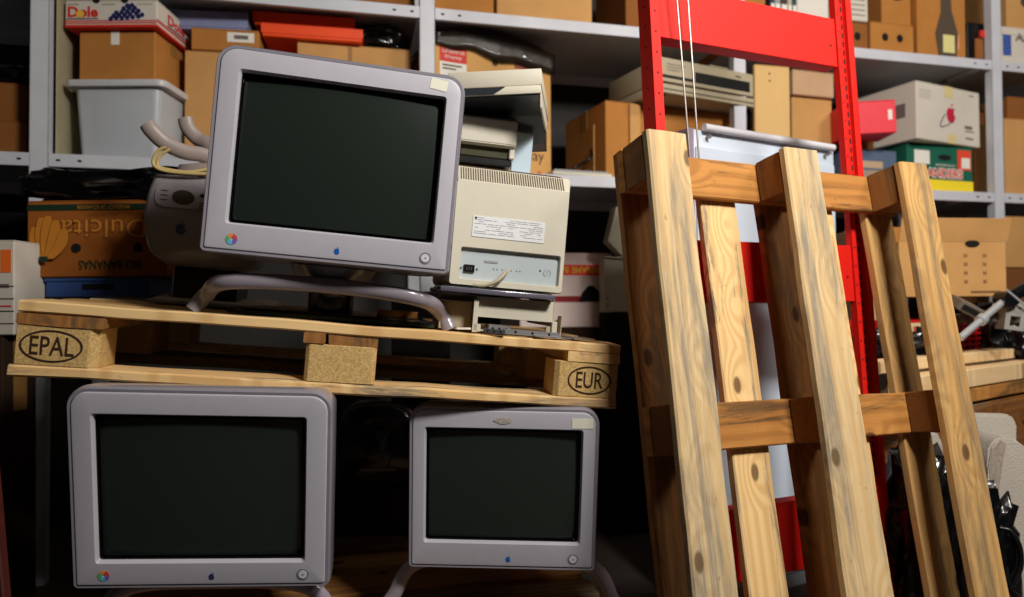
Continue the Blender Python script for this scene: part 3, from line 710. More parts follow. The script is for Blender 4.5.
# ================================================================== middle shelf, behind the red frame
G = put(SH, 606, .03, L1, yaw=8); w = wid(G, 733); h = hei(G, 100, .0)
t = carton('wide brown carton under the two beige desktop computers', G, w, h, .36, card)
zc = L1 + h
bm = bmesh.new(); abox(bm, w * .17, w * .25, -.012, -.003, h * .0, h * .98, .002); link('open_flap', bm, card_l, t)
slot = mat('dark_slot', (10, 9, 8), .5)
G = put(SH, 658, -.10, zc + .002, yaw=13); w = wid(G, 754); h1 = hei(G, 95, .02)
h1 = .038
def desktop(label, G, w, h, d, bigslot):
    t = thing('desktop_computer', label, 'computer', G.m)
    bm = bmesh.new(); abox(bm, 0, w, .004, d, .004, h, .004, 2); link('case', bm, beige_d, t, smooth=40)
    bm = bmesh.new(); abox(bm, -.002, w + .002, 0, .004, .003, h - .001, .0015); link('front_panel', bm, beige_d, t)
    bm = bmesh.new(); 
    for (a, b) in ((.03, .02), (w - .05, .02), (.03, d - .05), (w - .05, d - .05)): abox(bm, a, a + .025, b, b + .025, 0.0005, .0045)
    link('foot', bm, black, t)
    if bigslot:
        plate('drive_slot', w * .36, w * .96, h * .18, h * .62, -.0006, slot, t)
        plate('small_slot', w * .02, w * .34, h * .18, h * .30, -.0006, slot, t)
        for k in range(3): plate('vent_line', w * .07, w * (.2 + .03 * k), h * (.5 + .12 * k), h * (.53 + .12 * k), -.0006, mat('grey_print', (110, 100, 96), .7), t)
        plate('badge', w * .8, w * .86, h * .74, h * .79, -.0006, slot, t)
        bm = bmesh.new(); abox(bm, w * .52, w * .72, .0, .2, h, h + .005, .001); link('top_cover_step', bm, beige_d, t)
    else:
        plate('seam', 0, w, h * .4, h * .5, -.0006, slot, t)
    return t
desktop('thin beige desktop computer under the one with the wide drive slot', G, w, h1, .34, False)
G = put(SH, 660, -.105, zc + .002 + h1 + .002, yaw=13); w = wid(G, 753); h = hei(G, 56, .0)
desktop('beige desktop computer with a wide black drive slot, behind the red frame', G, w, h, .34, True)
t, G, w, h = simple('flat tan board standing upright on the shelf behind the white cabinet', 756, 791, 64, .02, L1, .018, mat('maple_board', (214, 174, 112), .6, var=.06, vscale=3), yaw=0, name='wooden_board', cat='board', tapes=False)
bm = bmesh.new(); disc(bm, w * .42, h * .93, .004, -.0012, -.0002, 12); disc(bm, w * .42, h * .87, .004, -.0012, -.0002, 12); link('screw_hole', bm, dark, t)
t, G, w, h = simple('lower tan carton right of the upright tan board', 793, 833, 96, .1, L1, .3, card_l, yaw=3)
zz = L1 + h + .001
t, G, w, h = simple('upper pinkish tan carton right of the upright tan board', 793, 834, 69, .08, zz, .3, cardboard('pinkish_cardboard', (196, 160, 126)), yaw=3, tapes=False)
t, G, w, h = simple('thin tan board standing left of the wide brown carton', 594, 604, 124, .12, L1, .05, card_l, tapes=False, name='cardboard_strip')
G = put(SH, 553, .0, L1, yaw=4); w = wid(G, 612)
t = thing('keyboard_tray', 'small flat grey plastic tray lying at the front edge of the middle shelf', 'tray', G.m)
bm = bmesh.new(); abox(bm, 0, w, 0, .14, .001, .014, .003, 2); link('tray', bm, beige, t); bm = bmesh.new(); abox(bm, .01, w - .01, .01, .13, .0142, .024, .003, 2); link('cover', bm, mat('grey_plastic', (150, 150, 148), .5), t)
bm = bmesh.new(); tube(bm, [(1.80, .12, L1 + .03), (1.84, .14, L1 + .06), (1.90, .12, L1 + .10), (1.92, .2, L1 + .16), (1.90, .3, L1 + .06), (1.84, .36, L1 + .005)], .006, 8)
tag(link('power_cable', bm, black, None, smooth=60), 'black cable curling behind the small grey tray', 'cable', m=SH.m)
# large display carton
G = put(SH, 435, .06, L1, yaw=12); w = wid(G, 551, .3); h = hei(G, 35)
t = carton('big tan display carton with a red and white label and a dark fruit logo', G, w, h, .30, cardboard('golden_cardboard', (206, 158, 96)), tapes=False)
P(t, 'label', w, h, .04, .26, .60, .93, white); P(t, 'label_header', w, h, .04, .26, .82, .94, red_p, -.0008)
text('Call before use', w * .06, w * .24, h * .885, h * .92, -.0016, white, t); text('Display', w * .08, w * .22, h * .84, h * .87, -.0016, white, t)
for k in range(2): P(t, 'printed_line', w, h, .06, .22 - .05 * k, .79 - .025 * k, .80 - .025 * k, ink, -.001)
apple(.50 * w, .87 * h, .026, -.0002, mat('dark_brown_print', (60, 44, 32), .7), t)
P(t, 'shipping_mark', w, h, .67, .87, .85, .93, mat('brown_print', (140, 70, 50), .7))
text('Display', w * .60, w * .93, h * .13, h * .24, -.0006, mat('brown_black_print', (70, 40, 30), .7), t); bm = bmesh.new(); disc(bm, w * .89, h * .055, .012, -.0008, -.0002, 14); link('round_mark', bm, red_p, t)
bm = bmesh.new(); disc(bm, w * .95, h * .57, .007, -.0008, -.0002, 12); disc(bm, w * .95, h * .51, .007, -.0008, -.0002, 12); link('round_holes', bm, dark, t)
zz = L1 + h
bm = bmesh.new(); nx, ny = 24, 10; g = []
for j in range(ny + 1):
    row = []
    for i in range(nx + 1):
        a = i / nx; b = j / ny
        arch = .012 + .05 * math.sin(math.pi * a) + .006 * noise.noise(Vector((a * 6, b * 4, 1)))
        if b < .35: y = -.010 - .006 * abs(noise.noise(Vector((a * 9, b * 6, 3)))); z = h + arch - (1 - b / .35) * (arch + .035 + .05 * a + .02 * noise.noise(Vector((a * 5, 7, 2))))
        else: y = -.010 + (b - .35) / .65 * .30; z = h + arch
        row.append(bm.verts.new((a * (w + .02) - .005, y, z)))
    g.append(row)
for j in range(ny):
    for i in range(nx): bm.faces.new((g[j][i], g[j][i + 1], g[j + 1][i + 1], g[j + 1][i]))
so = link('plastic_sheet', bm, mat('smoky_clear_film', (30, 25, 17), .3, alpha=.66, coat=.5, bump=.4, bscale=14), None, smooth=70); tag(so, 'smoky see-through plastic sheet draped over the big tan display carton', 'plastic sheet', m=G.m)
sm = so.modifiers.new('s', 'SOLIDIFY'); sm.thickness = .001
# ================================================================== red steel frame and white cabinet
_tb = LEAN.m @ Vector((0, .152, 1.2)); FY = math.radians(22.8); FTI = math.radians(-3.5)
_fm = Matrix.Rotation(FY, 4, 'Z') @ Matrix.Rotation(FTI, 4, 'X')
_dz = _fm @ Vector((0, 0, 1)); _o2 = _tb - _dz * (_tb.z / _dz.z)
RF0 = Fr(Matrix.Translation(_o2) @ _fm)
ux = RF0.at_x(664, 0, 1.35); u2 = RF0.at_x(839, 0, 1.5)
RF = Fr(RF0.m @ Matrix.Translation((ux - .026, 0, 0))); FW = u2 - ux + .026
redm = mat('red_powder_paint', (222, 26, 14), .6, var=.07, vscale=5, spec=.35); redd = mat('hole_dark_red', (26, 4, 3), .8)
t = thing('steel_frame', 'tall bright red steel frame with crossbeams standing behind the leaning pallet', 'frame', RF.m)
bm = bmesh.new(); abox(bm, 0, .026, 0, .003, 0, 2.3, .0006); abox(bm, 0, .003, .003, .05, 0, 2.3, .0006); abox(bm, 0.003, .026, .047, .05, 0, 2.3, .0006)
p = link('upright', bm, redm, t)
bm = bmesh.new()
for k in range(44):
    z = .06 + k * .05; disc(bm, .013, z, .0026, -.0006, 0, 8)
    cyl(bm, (-.0006, .025, z + .02), (0, .025, z + .02), .003, 8)
link('upright_holes', bm, redd, p)
bm = bmesh.new(); w2 = .062; x = FW
abox(bm, x, x + .016, 0, .003, 0, 2.3, .0006); abox(bm, x + .044, x + w2, 0, .003, 0, 2.3, .0006); abox(bm, x, x + .002, 0, .018, 0, 2.3); abox(bm, x + w2 - .002, x + w2, 0, .05, 0, 2.3)
abox(bm, x + .0165, x + .0185, .0, .014, 0, 2.3); abox(bm, x + .0415, x + .0435, 0, .014, 0, 2.3); abox(bm, x + .0165, x + .0435, .012, .014, 0, 2.3)
p = link('upright', bm, redm, t)
bm = bmesh.new()
for k in range(92):
    z = .03 + k * .0245; abox(bm, x + .022, x + .038, .0112, .012, z - .009, z + .006)
    if k % 2 == 0: disc(bm, x + .008, z, .0025, -.0006, 0, 8)
link('upright_slots', bm, redd, p)
for (xr, yt, yb) in ((760, 3.4, 54), (754, 242, 302), (754, 507, 579)):
    uu = RF.at_x(xr, .004, 1.0)
    zt = RF.at_y(yt, uu, .004, 1); zb = RF.at_y(yb, uu, .004, 1)
    uu = RF.at_x(xr, .004, (zt + zb) / 2); zt = RF.at_y(yt, uu, .004, 1); zb = RF.at_y(yb, uu, .004, 1)
    bm = bmesh.new(); abox(bm, .0265, FW - .0005, .004, .007, zb, zt, .001); abox(bm, .0265, FW - .0005, .007, .045, zb, zb + .003); abox(bm, .0265, FW - .0005, .007, .045, zt - .003, zt)
    cb_ = link('crossbeam', bm, redm, t)
    bm = bmesh.new(); disc(bm, .045, zt - .03, .0035, .0034, .004, 10); disc(bm, FW - .02, (zt + zb) / 2 - .01, .0035, .0034, .004, 10); link('rivet_hole', bm, redd, cb_)
steel = mat('bright_steel', (150, 144, 138), .4, metal=.7); 
for (a, b, c, d) in ((677, 0, 690, 158), (688, 0, 699, 160)):
    p0 = RF.hit(a, b, -.03); p1 = RF.hit(c, d, -.012)
    bm = bmesh.new(); dd = (p1 - p0); cyl(bm, p0 - dd * .6, p0 + dd * 1.0, .0022, 8)
    link('lifting_cable', bm, steel, t, smooth=40)
# white cabinet behind the frame
_c = at(697, 300, 1.93); _c.z = 0
CB = Fr(frame(_c, math.radians(29)))
t = thing('metal_cabinet', 'pale blue white metal cabinet with a rail on top, behind the red frame', 'cabinet', CB.m)
cw = CB.at_x(836, 0, 1.2); chh = CB.at_y(128, 0, 0, 1.3)
cabm = mat('pale_blue_enamel', (196, 208, 222), .4, var=.04); cabs = mat('lilac_edge', (140, 124, 140), .5)
bm = bmesh.new(); abox(bm, 0, cw, .004, .13, 0.0, chh, .006, 2); link('body', bm, cabm, t, smooth=40)
bm = bmesh.new(); abox(bm, .006, cw - .006, -.002, .004, .05, chh - .05, .002); link('front_panel', bm, cabm, t)
bm = bmesh.new(); abox(bm, -.02, 0, .0, .06, 0.0, chh + .0, .002); link('side_trim', bm, cabs, t)
bm = bmesh.new(); tube(bm, [(.03, -.008, chh + .004), (cw * .5, -.008, chh + .004), (cw - .02, -.008, chh + .004)], .011, 12, 4); link('top_rail', bm, mat('satin_aluminium', (214, 214, 220), .4), t, smooth=40)
for a in (.05, cw - .05):
    bm = bmesh.new(); cyl(bm, (a, -.012, chh - .02), (a, -.0025, chh - .02), .006, 10)
    link('rail_screw', bm, steel, t)
bm = bmesh.new(); abox(bm, cw * .0 + .04, cw - .04, -.0026, -.002, .45, .47); link('panel_seam', bm, mat('grey_ring', (120, 120, 130), .4), t)

# ================================================================== things on the pallet
DZ = .1475
def onp(x0, v, z=DZ, yaw=0, y1=None): return put(PAL, x0, v, z if y1 is None else None, y1=y1, yaw=yaw)
# drive cage
G = onp(474, .03); w = wid(G, 553, .05); h = hei(G, 299, w * .5)
t = thing('drive_cage', 'open beige metal computer chassis lying at the EUR end of the pallet', 'computer chassis', G.m)
bm = bmesh.new(); abox(bm, 0, w, 0, .002, h * .42, h, .0006); abox(bm, 0, w, .002, .26, h - .002, h, .0005); link('front_panel', bm, beige, t)
bm = bmesh.new(); abox(bm, -.002, 0, .0, .26, 0.001, h); link('side_wall', bm, beige_d, t)
bm = bmesh.new(); abox(bm, w, w + .002, .0, .26, h * .3, h + .004); abox(bm, w + .002, w + .03, .06, .063, .001, h * .5); abox(bm, w + .028, w + .030, .03, .063, .001, h * .62); link('side_wall', bm, beige_d, t)
bm = bmesh.new(); abox(bm, -.004, .012, -.012, -.001, .001, h * .22, .001); abox(bm, -.006, .004, -.012, -.002, .0, h * .9); link('corner_bracket', bm, beige, t)
bm = bmesh.new(); abox(bm, w - .004, w + .008, -.014, -.0, .001, h * .45, .001); link('corner_bracket', bm, beige, t)
bm = bmesh.new(); abox(bm, -.075, -.004, .03, .032, .001, h * .80, .0006); abox(bm, -.075, -.073, .032, .2, .001, h * .8); abox(bm, -.078, -.003, .0, .03, h * .80, h * .82); abox(bm, -.078, -.003, .028, .031, h * .8, h * .98); link('side_bay', bm, beige_d, t)
zc = DZ + h
alu = mat('dull_aluminium', (168, 168, 170), .38, metal=.7, var=.15, vscale=30); alu_d = mat('dark_zinc', (100, 100, 104), .45, metal=.7)
names = ['long silver drive rail lying in front of the beige chassis', 'short silver bracket at the front edge of the pallet', 'flat silver plate lying near the EUR corner of the pallet', 'thin silver strip lying on the right end of the pallet', 'small silver fitting piled left of the long drive rail']
def rail(i, x0, x1, v, z, hh, d, yaw, mm):
    G = onp(x0, v, DZ + z, yaw); w = wid(G, x1, .002)
    t = thing('metal_rail' if i != 2 else 'metal_plate', names[i], 'metal part', G.m, 'loose metal parts')
    bm = bmesh.new(); abox(bm, 0, w, 0, .0015, .0006, hh, .0004); abox(bm, 0, w, .0015, d, .0006, .002); abox(bm, 0, .0015, 0, d, .0006, hh)
    link('profile', bm, mm, t)
    bm = bmesh.new()
    for k in range(3): disc(bm, w * (.2 + .3 * k), hh * .55, min(.003, hh * .25), -.0005, 0, 8)
    link('screw_hole', bm, dark, t)
rail(0, 504, 560, .012, .0, .012, .02, 0, alu); rail(1, 483, 505, .0, .0, .010, .025, -12, alu_d); rail(2, 535, 572, -.004, .0, .003, .06, 4, alu); rail(3, 574, 592, .03, .0, .003, .14, 10, alu); rail(4, 488, 510, .035, .0, .018, .02, 14, alu)
bm = bmesh.new(); 
tube(bm, [(0, 0, .004), (.03, .0, .006), (.05, .02, .004), (.075, -.005, .003), (.10, -.012, .003)], .0025, 6)
tag(link('white_wire', bm, white, None, smooth=60), 'short white wire lying beside the right foot of the top monitor', 'wire', m=PAL.m @ Matrix.Translation((PAL.at_x(457, .02, DZ), .025, DZ)))
# thin slab on the chassis
G = onp(440, .0, zc + .003); w = wid(G, 556, .01)
t = thing('display_panel', 'thin dark grey glossy panel lying flat under the beige monitor', 'panel', G.m)
bm = bmesh.new(); abox(bm, 0, w, 0, .3, 0.0006, .012, .003, 2); link('panel', bm, mat('grey_violet_gloss', (96, 92, 106), .2, coat=.4), t, smooth=40)
bm = bmesh.new(); abox(bm, .008, w - .008, .008, .29, .012, .0145, .0008); link('glass', bm, glass, t)
zs = zc + .003 + .015
# beige CRT seen from behind
G = onp(449, .045, zs + .002); w = wid(G, 565, .1); 
h = hei(G, 172, w * .9)
t = thing('crt_monitor', 'boxy beige monitor seen from behind, with vents and a power socket', 'monitor', G.m)
px0, px1, pz0, pz1 = .02, w - .008, .014, .085
def R3(x0, x1, z0, z1, y, r, n=5): return [(p[0] + x0, y, p[1] + z0) for p in rrect(x1 - x0, z1 - z0, r, r, n)]
bm = bmesh.new()
loft(bm, [R3(-.006, w + .016, -.002, h + .012, .40, .02), R3(-.012, w + .020, 0, h + .014, .30, .02), R3(-.008, w + .014, 0, h + .004, .08, .012), R3(-.003, w + .008, .0, h - .008, .030, .008), R3(.0, w, .002, h - .043, 0, .006),
          R3(px0, px1, pz0, pz1, 0, .005), R3(px0 + .002, px1 - .002, pz0 + .002, pz1 - .002, .012, .004)], True, False)
bd = link('housing', bm, beige, t, smooth=35)
pan = mat('blue_grey_panel', (180, 190, 194), .5)
bm = bmesh.new(); abox(bm, px0, px1, .011, .014, pz0, pz1); link('connector_panel', bm, pan, t)
bm = bmesh.new()
nv = 44
for k in range(nv):
    a = .008 + (w - .016) * k / nv
    bmesh.ops.create_cube(bm, size=1, matrix=Matrix.Translation((a, .0148, h - .0258)) @ Matrix.Rotation(math.radians(-40.6), 4, 'X') @ Matrix.Diagonal((.0024, .003, .040, 1)))
for k in range(nv):
    a = .008 + (w - .016) * k / nv
    bmesh.ops.create_cube(bm, size=1, matrix=Matrix.Translation((a, .055, h - .002)) @ Matrix.Rotation(math.radians(13.5), 4, 'X') @ Matrix.Diagonal((.0024, .044, .0026, 1)))
link('vent_slots', bm, mat('vent_brown', (96, 82, 62), .8), bd)
lx0, lx1, lz0, lz1 = w * .16, w * .80, h * .40, h * .57
plate('rating_label', lx0, lx1, lz0, lz1, -.0006, mat('rating_label_white', (222, 224, 226), .6), bd)
pr_ = mat('faint_print2', (150, 150, 156), .7)
rsx = random.Random(5)
bm = bmesh.new()
for k in range(9):
    zz = lz1 - .005 - k * (lz1 - lz0 - .008) / 9
    xx = lx0 + .004
    while xx < lx1 - .012:
        l = rsx.uniform(.006, .03); l = min(l, lx1 - .004 - xx)
        if rsx.random() < .8: abox(bm, xx, xx + l, -.0018, -.0014, zz, zz + .0012)
        xx += l + .003
link('label_print', bm, pr_, bd)
disc_bm = bmesh.new(); disc(disc_bm, lx0 + .006, lz1 - .005, .0026, -.002, -.0014, 10); link('label_mark', disc_bm, ink, bd)
sx = px0 + .022
bm = bmesh.new(); abox(bm, sx - .012, sx + .012, .006, .0105, .030, .047, .001); link('power_socket', bm, black, t)
bm = bmesh.new(); cyl(bm, (sx - .018, .009, .0385), (sx - .018, .011, .0385), .0022, 8); cyl(bm, (sx + .018, .009, .0385), (sx + .018, .011, .0385), .0022, 8)
for dx in (-.005, 0, .005): abox(bm, sx + dx - .0008, sx + dx + .0008, .0055, .006, .035, .042)
link('socket_screw', bm, alu_d, t)
plate('serial_plate', px0 + .055, px0 + .085, .055, .060, .0105, pr_, t)
bm = bmesh.new(); disc(bm, w * .80, .048, .0022, .0104, .011, 10); link('adjuster', bm, dark, t)
text('(!)', w * .83, w * .90, .036, .052, .0108, pr_, t)
bm = bmesh.new(); tube(bm, [(w * .50, .008, .040), (w * .47, -.012, .034), (w * .40, -.022, .016), (w * .30, -.020, .003), (w * .2, -.012, .0025)], .0042, 10); link('signal_cable', bm, beige_d, t, smooth=60)
bm = bmesh.new(); 
for dx in (-.03, -.022, -.01, .01, .022, .03): disc(bm, w * .5 + dx, .042, .0014, .0104, .011, 8)
link('pin_hole', bm, dark, t)
CT = Fr(G.m); ct = h + .010
# small printer on the beige monitor
G = Fr(CT.m @ Matrix.Translation((CT.at_x(458, .075, ct) , .075, ct + .002)) @ Matrix.Rotation(math.radians(-3), 4, 'Z')); w = wid(G, 516); h = hei(G, 118, w)
t = thing('small_printer', 'small off white printer on top of the beige monitor', 'printer', G.m)
dk = mat('dark_blue_grey_plastic', (40, 46, 52), .4, coat=.2)
bm = bmesh.new(); abox(bm, -.0, w - .006, .01, .1, .001, h * .16, .003); link('base', bm, black, t)
bm = bmesh.new(); abox(bm, 0.004, w - .014, .014, .1, h * .16, h * .42, .002); link('paper_slot', bm, mat('olive_glass', (70, 70, 50), .3), t)
bm = bmesh.new(); loft(bm, [[(x, y, z) for (y, z) in ((0, h * .38), (-.006, h * .42), (-.004, h * .9), (.02, h), (.1, h), (.1, h * .38))] for x in (0, w)]); bmesh.ops.bevel(bm, geom=bm.edges[:], offset=.002, segments=2, affect='EDGES'); link('cover', bm, beige, t, smooth=40)
bm = bmesh.new(); abox(bm, w - .0135, w - .001, .004, .098, h * .161, h * .375, .002); link('side_cheek', bm, beige, t)
zp = ct + .002 + h
G = Fr(CT.m @ Matrix.Translation((CT.at_x(512, .11, ct), .13, ct + .002))); w = wid(G, 532); h = hei(G, 131, 0)
t = thing('printer_tray', 'pale blue plastic tray standing beside the small off white printer', 'tray', G.m)
bm = bmesh.new(); abox(bm, 0, w, 0, .012, .001, h, .002); abox(bm, 0.004, w - .004, .012, .03, .001, .02, .002); link('tray_plate', bm, mat('pale_blue_plastic', (170, 190, 204), .4), t)
# scanner across the top: white lid, dark underside
G = Fr(CT.m @ Matrix.Translation((CT.at_x(452, .035, zp) , .05, zp + .006)) @ Matrix.Rotation(math.radians(-17), 4, 'Z') @ Matrix.Rotation(math.radians(-5.5), 4, 'Y')); w = wid(G, 541, .06); 
z1 = hei(G, 98, w); z2 = hei(G, 89, w); z3 = hei(G, 73, w); zlow = .001
t = thing('flatbed_scanner', 'white scanner with a dark underside, topmost on the beige monitor pile', 'scanner', G.m)
bm = bmesh.new(); V = loft(bm, [[(x, y, z) for (y, z) in ((-.03, z1 - .002), (-.03, z1), (.26, z1), (.26, -.055), (.18, -.055), (.125, zlow), (.07, zlow))] for x in (0.0, w * .5, w - .002)]); bmesh.ops.bevel(bm, geom=[e for e in bm.edges], offset=.0015, segments=1, affect='EDGES'); link('underside', bm, dk, t)
bm = bmesh.new(); abox(bm, -.002, w + .001, -.034, .265, z1 + .0006, z2 - .0015, .002, 2); link('body', bm, beige, t, smooth=40)
bm = bmesh.new(); abox(bm, -.002, w + .003, -.032, .265, z2 - .0005, z3, .003, 2); link('lid', bm, beige, t, smooth=40)
bm = bmesh.new(); abox(bm, w - .0015, w + .002, -.03, .2, z1 - .03, z1, .001); link('side_edge', bm, beige, t)
bm = bmesh.new(); prism(bm, [(.02, z1 + .002), (.10, z1 + .002), (w * .62, z2 - .003), (.02, z2 - .003)], -.0362, -.0345); link('curved_recess', bm, dk, t)
# rounded grey machine behind the top monitor
G = onp(137, .36, y1=262); w = wid(G, 268, .1); h = hei(G, 172, 0.03)
t = thing('rounded_monitor', 'rounded grey translucent monitor casing with two handle holes, left behind the top monitor', 'monitor casing', G.m)
gshell = mat('dim_grey_shell', (150, 142, 148), .3, var=.08, vscale=10, coat=.4)
def pr2(k, y, dz=0): 
    pts = [(.06, 0), (w - .06, 0), (w - .02, .03), (w - .003, .09), (w, h * .6), (w - .012, h * .9), (w - .04, h), (.04, h), (.012, h * .9), (0, h * .6), (.003, .09), (.02, .03)]
    P_ = catmull([(p[0], 0, p[1]) for p in pts + [pts[0]]], 4)[:-1]
    return [((p.x - w / 2) * k + w / 2, y, (p.z - h / 2) * k + h / 2 + dz) for p in P_]
bm = bmesh.new(); loft(bm, [pr2(.90, 0), pr2(.965, .006), pr2(1, .03), pr2(1, .12), pr2(.93, .2), pr2(.7, .26)]); link('casing', bm, gshell, t, smooth=50)
pm = mat('pale_port_plate', (150, 144, 148), .4)
bm = bmesh.new(); prism(bm, [(p[0] + .028, p[1] + h * .63) for p in rrect(w - .07, h * .25, .02, .02, 5)], -.003, .0); link('port_plate', bm, pm, t)
for a in (.092, .175): bm = bmesh.new(); disc(bm, a, h * .75, .026, -.0036, -.003, 24, rz=.018); link('handle_recess', bm, mat('olive_recess', (60, 52, 40), .6), t)
bm = bmesh.new(); disc(bm, .135, h * .79, .005, -.0036, -.003, 12); 
for k in range(3): abox(bm, .13, .14, -.0036, -.003, h * .70 - k * .006, h * .70 - k * .006 + .002); abox(bm, .04, .055, -.0036, -.003, h * (.70 + .05 * k), h * (.71 + .05 * k))
link('port', bm, dark, t)
apple(.092, h * .40, .024, -.0004, mat('dim_blue_logo', (64, 72, 110), .4), t)
zb = h
bm = bmesh.new(); zd = (PAL.i @ G.m @ Vector((0, 0, 0))).z - DZ
abox(bm, .07, w - .07, .04, .2, -zd, -.001, .006); link('base', bm, black, t)
# upturned stand and cable coil
G2_ = Fr(G.m @ Matrix.Translation((0, .03, h + .001)))
t = thing('monitor_stand', 'upturned pale grey monitor stand with two curved legs, on the rounded grey casing', 'monitor stand', G2_.m)
q = lambda x, y, v: tuple(G2_.hit(x, y, v))
sm_ = mat('dusty_grey_plastic', (158, 144, 138), .4)
bm = bmesh.new(); tube(bm, [q(147, 124, -.02), q(152, 131, -.02), q(165, 143, -.01), q(185, 152, 0), q(206, 156, .01), (.22, .03, .03)], .019, 12, 8, ry=.011, up=(0, 1, 0)); link('leg', bm, sm_, t, smooth=60)
bm = bmesh.new(); tube(bm, [q(185, 118, .12), q(188, 128, .12), q(198, 139, .12), q(212, 147, .10), (.2, .08, .03)], .019, 12, 8, ry=.011, up=(0, 1, 0)); link('leg', bm, sm_, t, smooth=60)
bm = bmesh.new(); loft(bm, [[(.16 + r * 1.2 * math.cos(a), .03 + r * .6 * math.sin(a), z) for a in [2 * math.pi * i / 20 for i in range(20)]] for (r, z) in ((.07, .002), (.09, .012), (.085, .03), (.05, .04))]); link('swivel_base', bm, sm_, t, smooth=50)
bm = bmesh.new()
tube(bm, [q(166, 147, -.05), q(158, 151, -.05), q(153, 161, -.05), q(157, 168, -.05), q(172, 172, -.045), q(200, 174, -.04), q(225, 172, -.03)], .0042, 8, 8)
tube(bm, [q(170, 149, -.045), q(160, 156, -.045), q(158, 166, -.045), q(170, 170, -.045), q(190, 172, -.04), q(215, 168, -.03)], .0042, 8, 8)
tag(link('cable_coil', bm, mat('cream_cable', (190, 168, 110), .4), None, smooth=60), 'cream coloured cable loop around the upturned stand', 'cable', m=G2_.m)
# flat things under the monitor
t = thing('glass_sheet', 'dusty sheet of glass lying on the pallet under the top monitor', 'glass', PAL.m @ Matrix.Translation((.36, .06, DZ)))
bm = bmesh.new(); abox(bm, 0, .43, 0, .55, 0.0005, .008, .001); link('pane', bm, mat('greenish_glass', (46, 56, 50), .12, coat=.5), t)
bm = bmesh.new(); abox(bm, .02, .40, .02, .50, .0085, .0125, .001); link('paper_sheet', bm, mat('grey_brown_card', (96, 78, 62), .8), t)
t = thing('compact_disc', 'shiny compact disc lying behind the stand of the top monitor', 'disc', PAL.m @ Matrix.Translation((.56, .16, DZ + .10)) @ Matrix.Rotation(math.radians(6), 4, 'X'))
bm = bmesh.new(); cyl(bm, (0, 0, 0), (0, 0, .0014), .06, 40); link('disc', bm, mat('disc_shine', (150, 150, 96), .12, metal=.9), t)
bm = bmesh.new(); cyl(bm, (0, 0, -.10), (0, 0, -.0005), .05, 24); link('spindle_case', bm, mat('smoke_case', (24, 22, 22), .2), t)
t = thing('wooden_offcut', 'short orange brown wooden offcut lying near the right foot of the top monitor', 'wood piece', PAL.m @ Matrix.Translation((.665, .12, DZ + .014)))
board('offcut', 0, .09, 0, .04, .0, .016, w_oran, t, 'x', .001)
t = thing('paper_sheet', 'flat grey card lying on the pallet left of the top monitor', 'card', PAL.m @ Matrix.Translation((.13, .30, DZ)) @ Matrix.Rotation(.1, 4, 'Z') @ Matrix.Rotation(.06, 4, 'X'))
bm = bmesh.new(); abox(bm, 0, .30, 0, .22, .0006, .006, .001); link('card', bm, mat('pale_grey_card', (150, 144, 132), .8), t)
bm = bmesh.new(); abox(bm, .01, .29, .01, .21, .0064, .009, .001); link('cover_sheet', bm, mat('pale_card', (170, 164, 150), .8), t)
# ================================================================== left side
WF = Fr(Matrix.Identity(4))
def wput(x0, y1, Y, z=None, yaw=0):
    if z is None: p = at(x0, y1, Y); u, z = p.x, p.z
    else: u = WF.at_x(x0, Y, z)
    return Fr(frame((u, Y, z), math.radians(yaw)))
dul = cardboard('orange_brown_cardboard', (154, 88, 34), .1); yel = mat('banana_print', (196, 124, 36), .7); grn = mat('dark_green_print', (16, 44, 24), .7); lin = mat('dark_outline_print', (128, 70, 20), .8)
G = wput(27, 278, 1.90); w = wid(G, 166); h = hei(G, 201)
t = carton('upside down orange banana box with banana drawing, at the left behind the pallet', G, w, h, .26, dul, name='fruit_box', cat='fruit box', tapes=False)
DU = G
P(t, 'green_band', w, h, 0, 1, .87, .95, grn)
text('PRODUCT OF ECUADOR', .36 * w, .74 * w, .885 * h, .935 * h, -.0008, yel, t, flip=True)
text('Ecuador', .44 * w, .64 * w, .77 * h, .83 * h, -.0006, lin, t, flip=True)
text('Dulcita', .24 * w, .86 * w, .50 * h, .76 * h, -.0006, lin, t, flip=True, bold=.045); text('Dulcita', .245 * w, .855 * w, .51 * h, .75 * h, -.0016, yel, t, flip=True, bold=-.002)
text('BIO BANANAS', .37 * w, .82 * w, .10 * h, .22 * h, -.0006, grn, t, flip=True, bold=.02)
bm = bmesh.new(); bo = bmesh.new()
for k, (bx, top, bend) in enumerate(((.06, .66, -.045), (.11, .78, -.03), (.16, .80, -.01), (.22, .74, .02), (.28, .62, .05))):
    base = (.13 + k * .012, .24)
    for (bb, r, y) in ((bo, .0185, -.0008), (bm, .0168, -.0016)):
        pts = []
        n = 12
        for i in range(n + 1):
            s = i / n; cx = (base[0] + (bx - base[0]) * s + bend * math.sin(math.pi * s) * .6) * w; cz = (base[1] + (top - base[1]) * s) * h
            pts.append((cx, cz, r * (.25 + .75 * math.sin(math.pi * min(1, .12 + s * .85)) ** .6)))
        L_ = [(p[0] - p[2], p[1]) for p in pts]; R_ = [(p[0] + p[2], p[1]) for p in pts][::-1]
        prism(bb, L_ + R_, y - k * .0022, y + .0006 - k * .0022)
link('banana_outline', bo, lin, t); link('banana_print', bm, yel, t)
plate('stem_mark', .11 * w, .17 * w, .2 * h, .27 * h, -.0125, grn, t)
for hx in (.355, .80):
    bm = bmesh.new(); disc(bm, hx * w, .38 * h, .013, -.0024, -.0002, 18); link('hand_hole', bm, dark, t)
zb_ = G.m.translation.z
G = wput(46, 0, 1.91, z=zb_ - .052); w = wid(G, 150)
t = thing('plastic_crate', 'low blue plastic crate under the upside down orange banana box', 'crate', G.m)
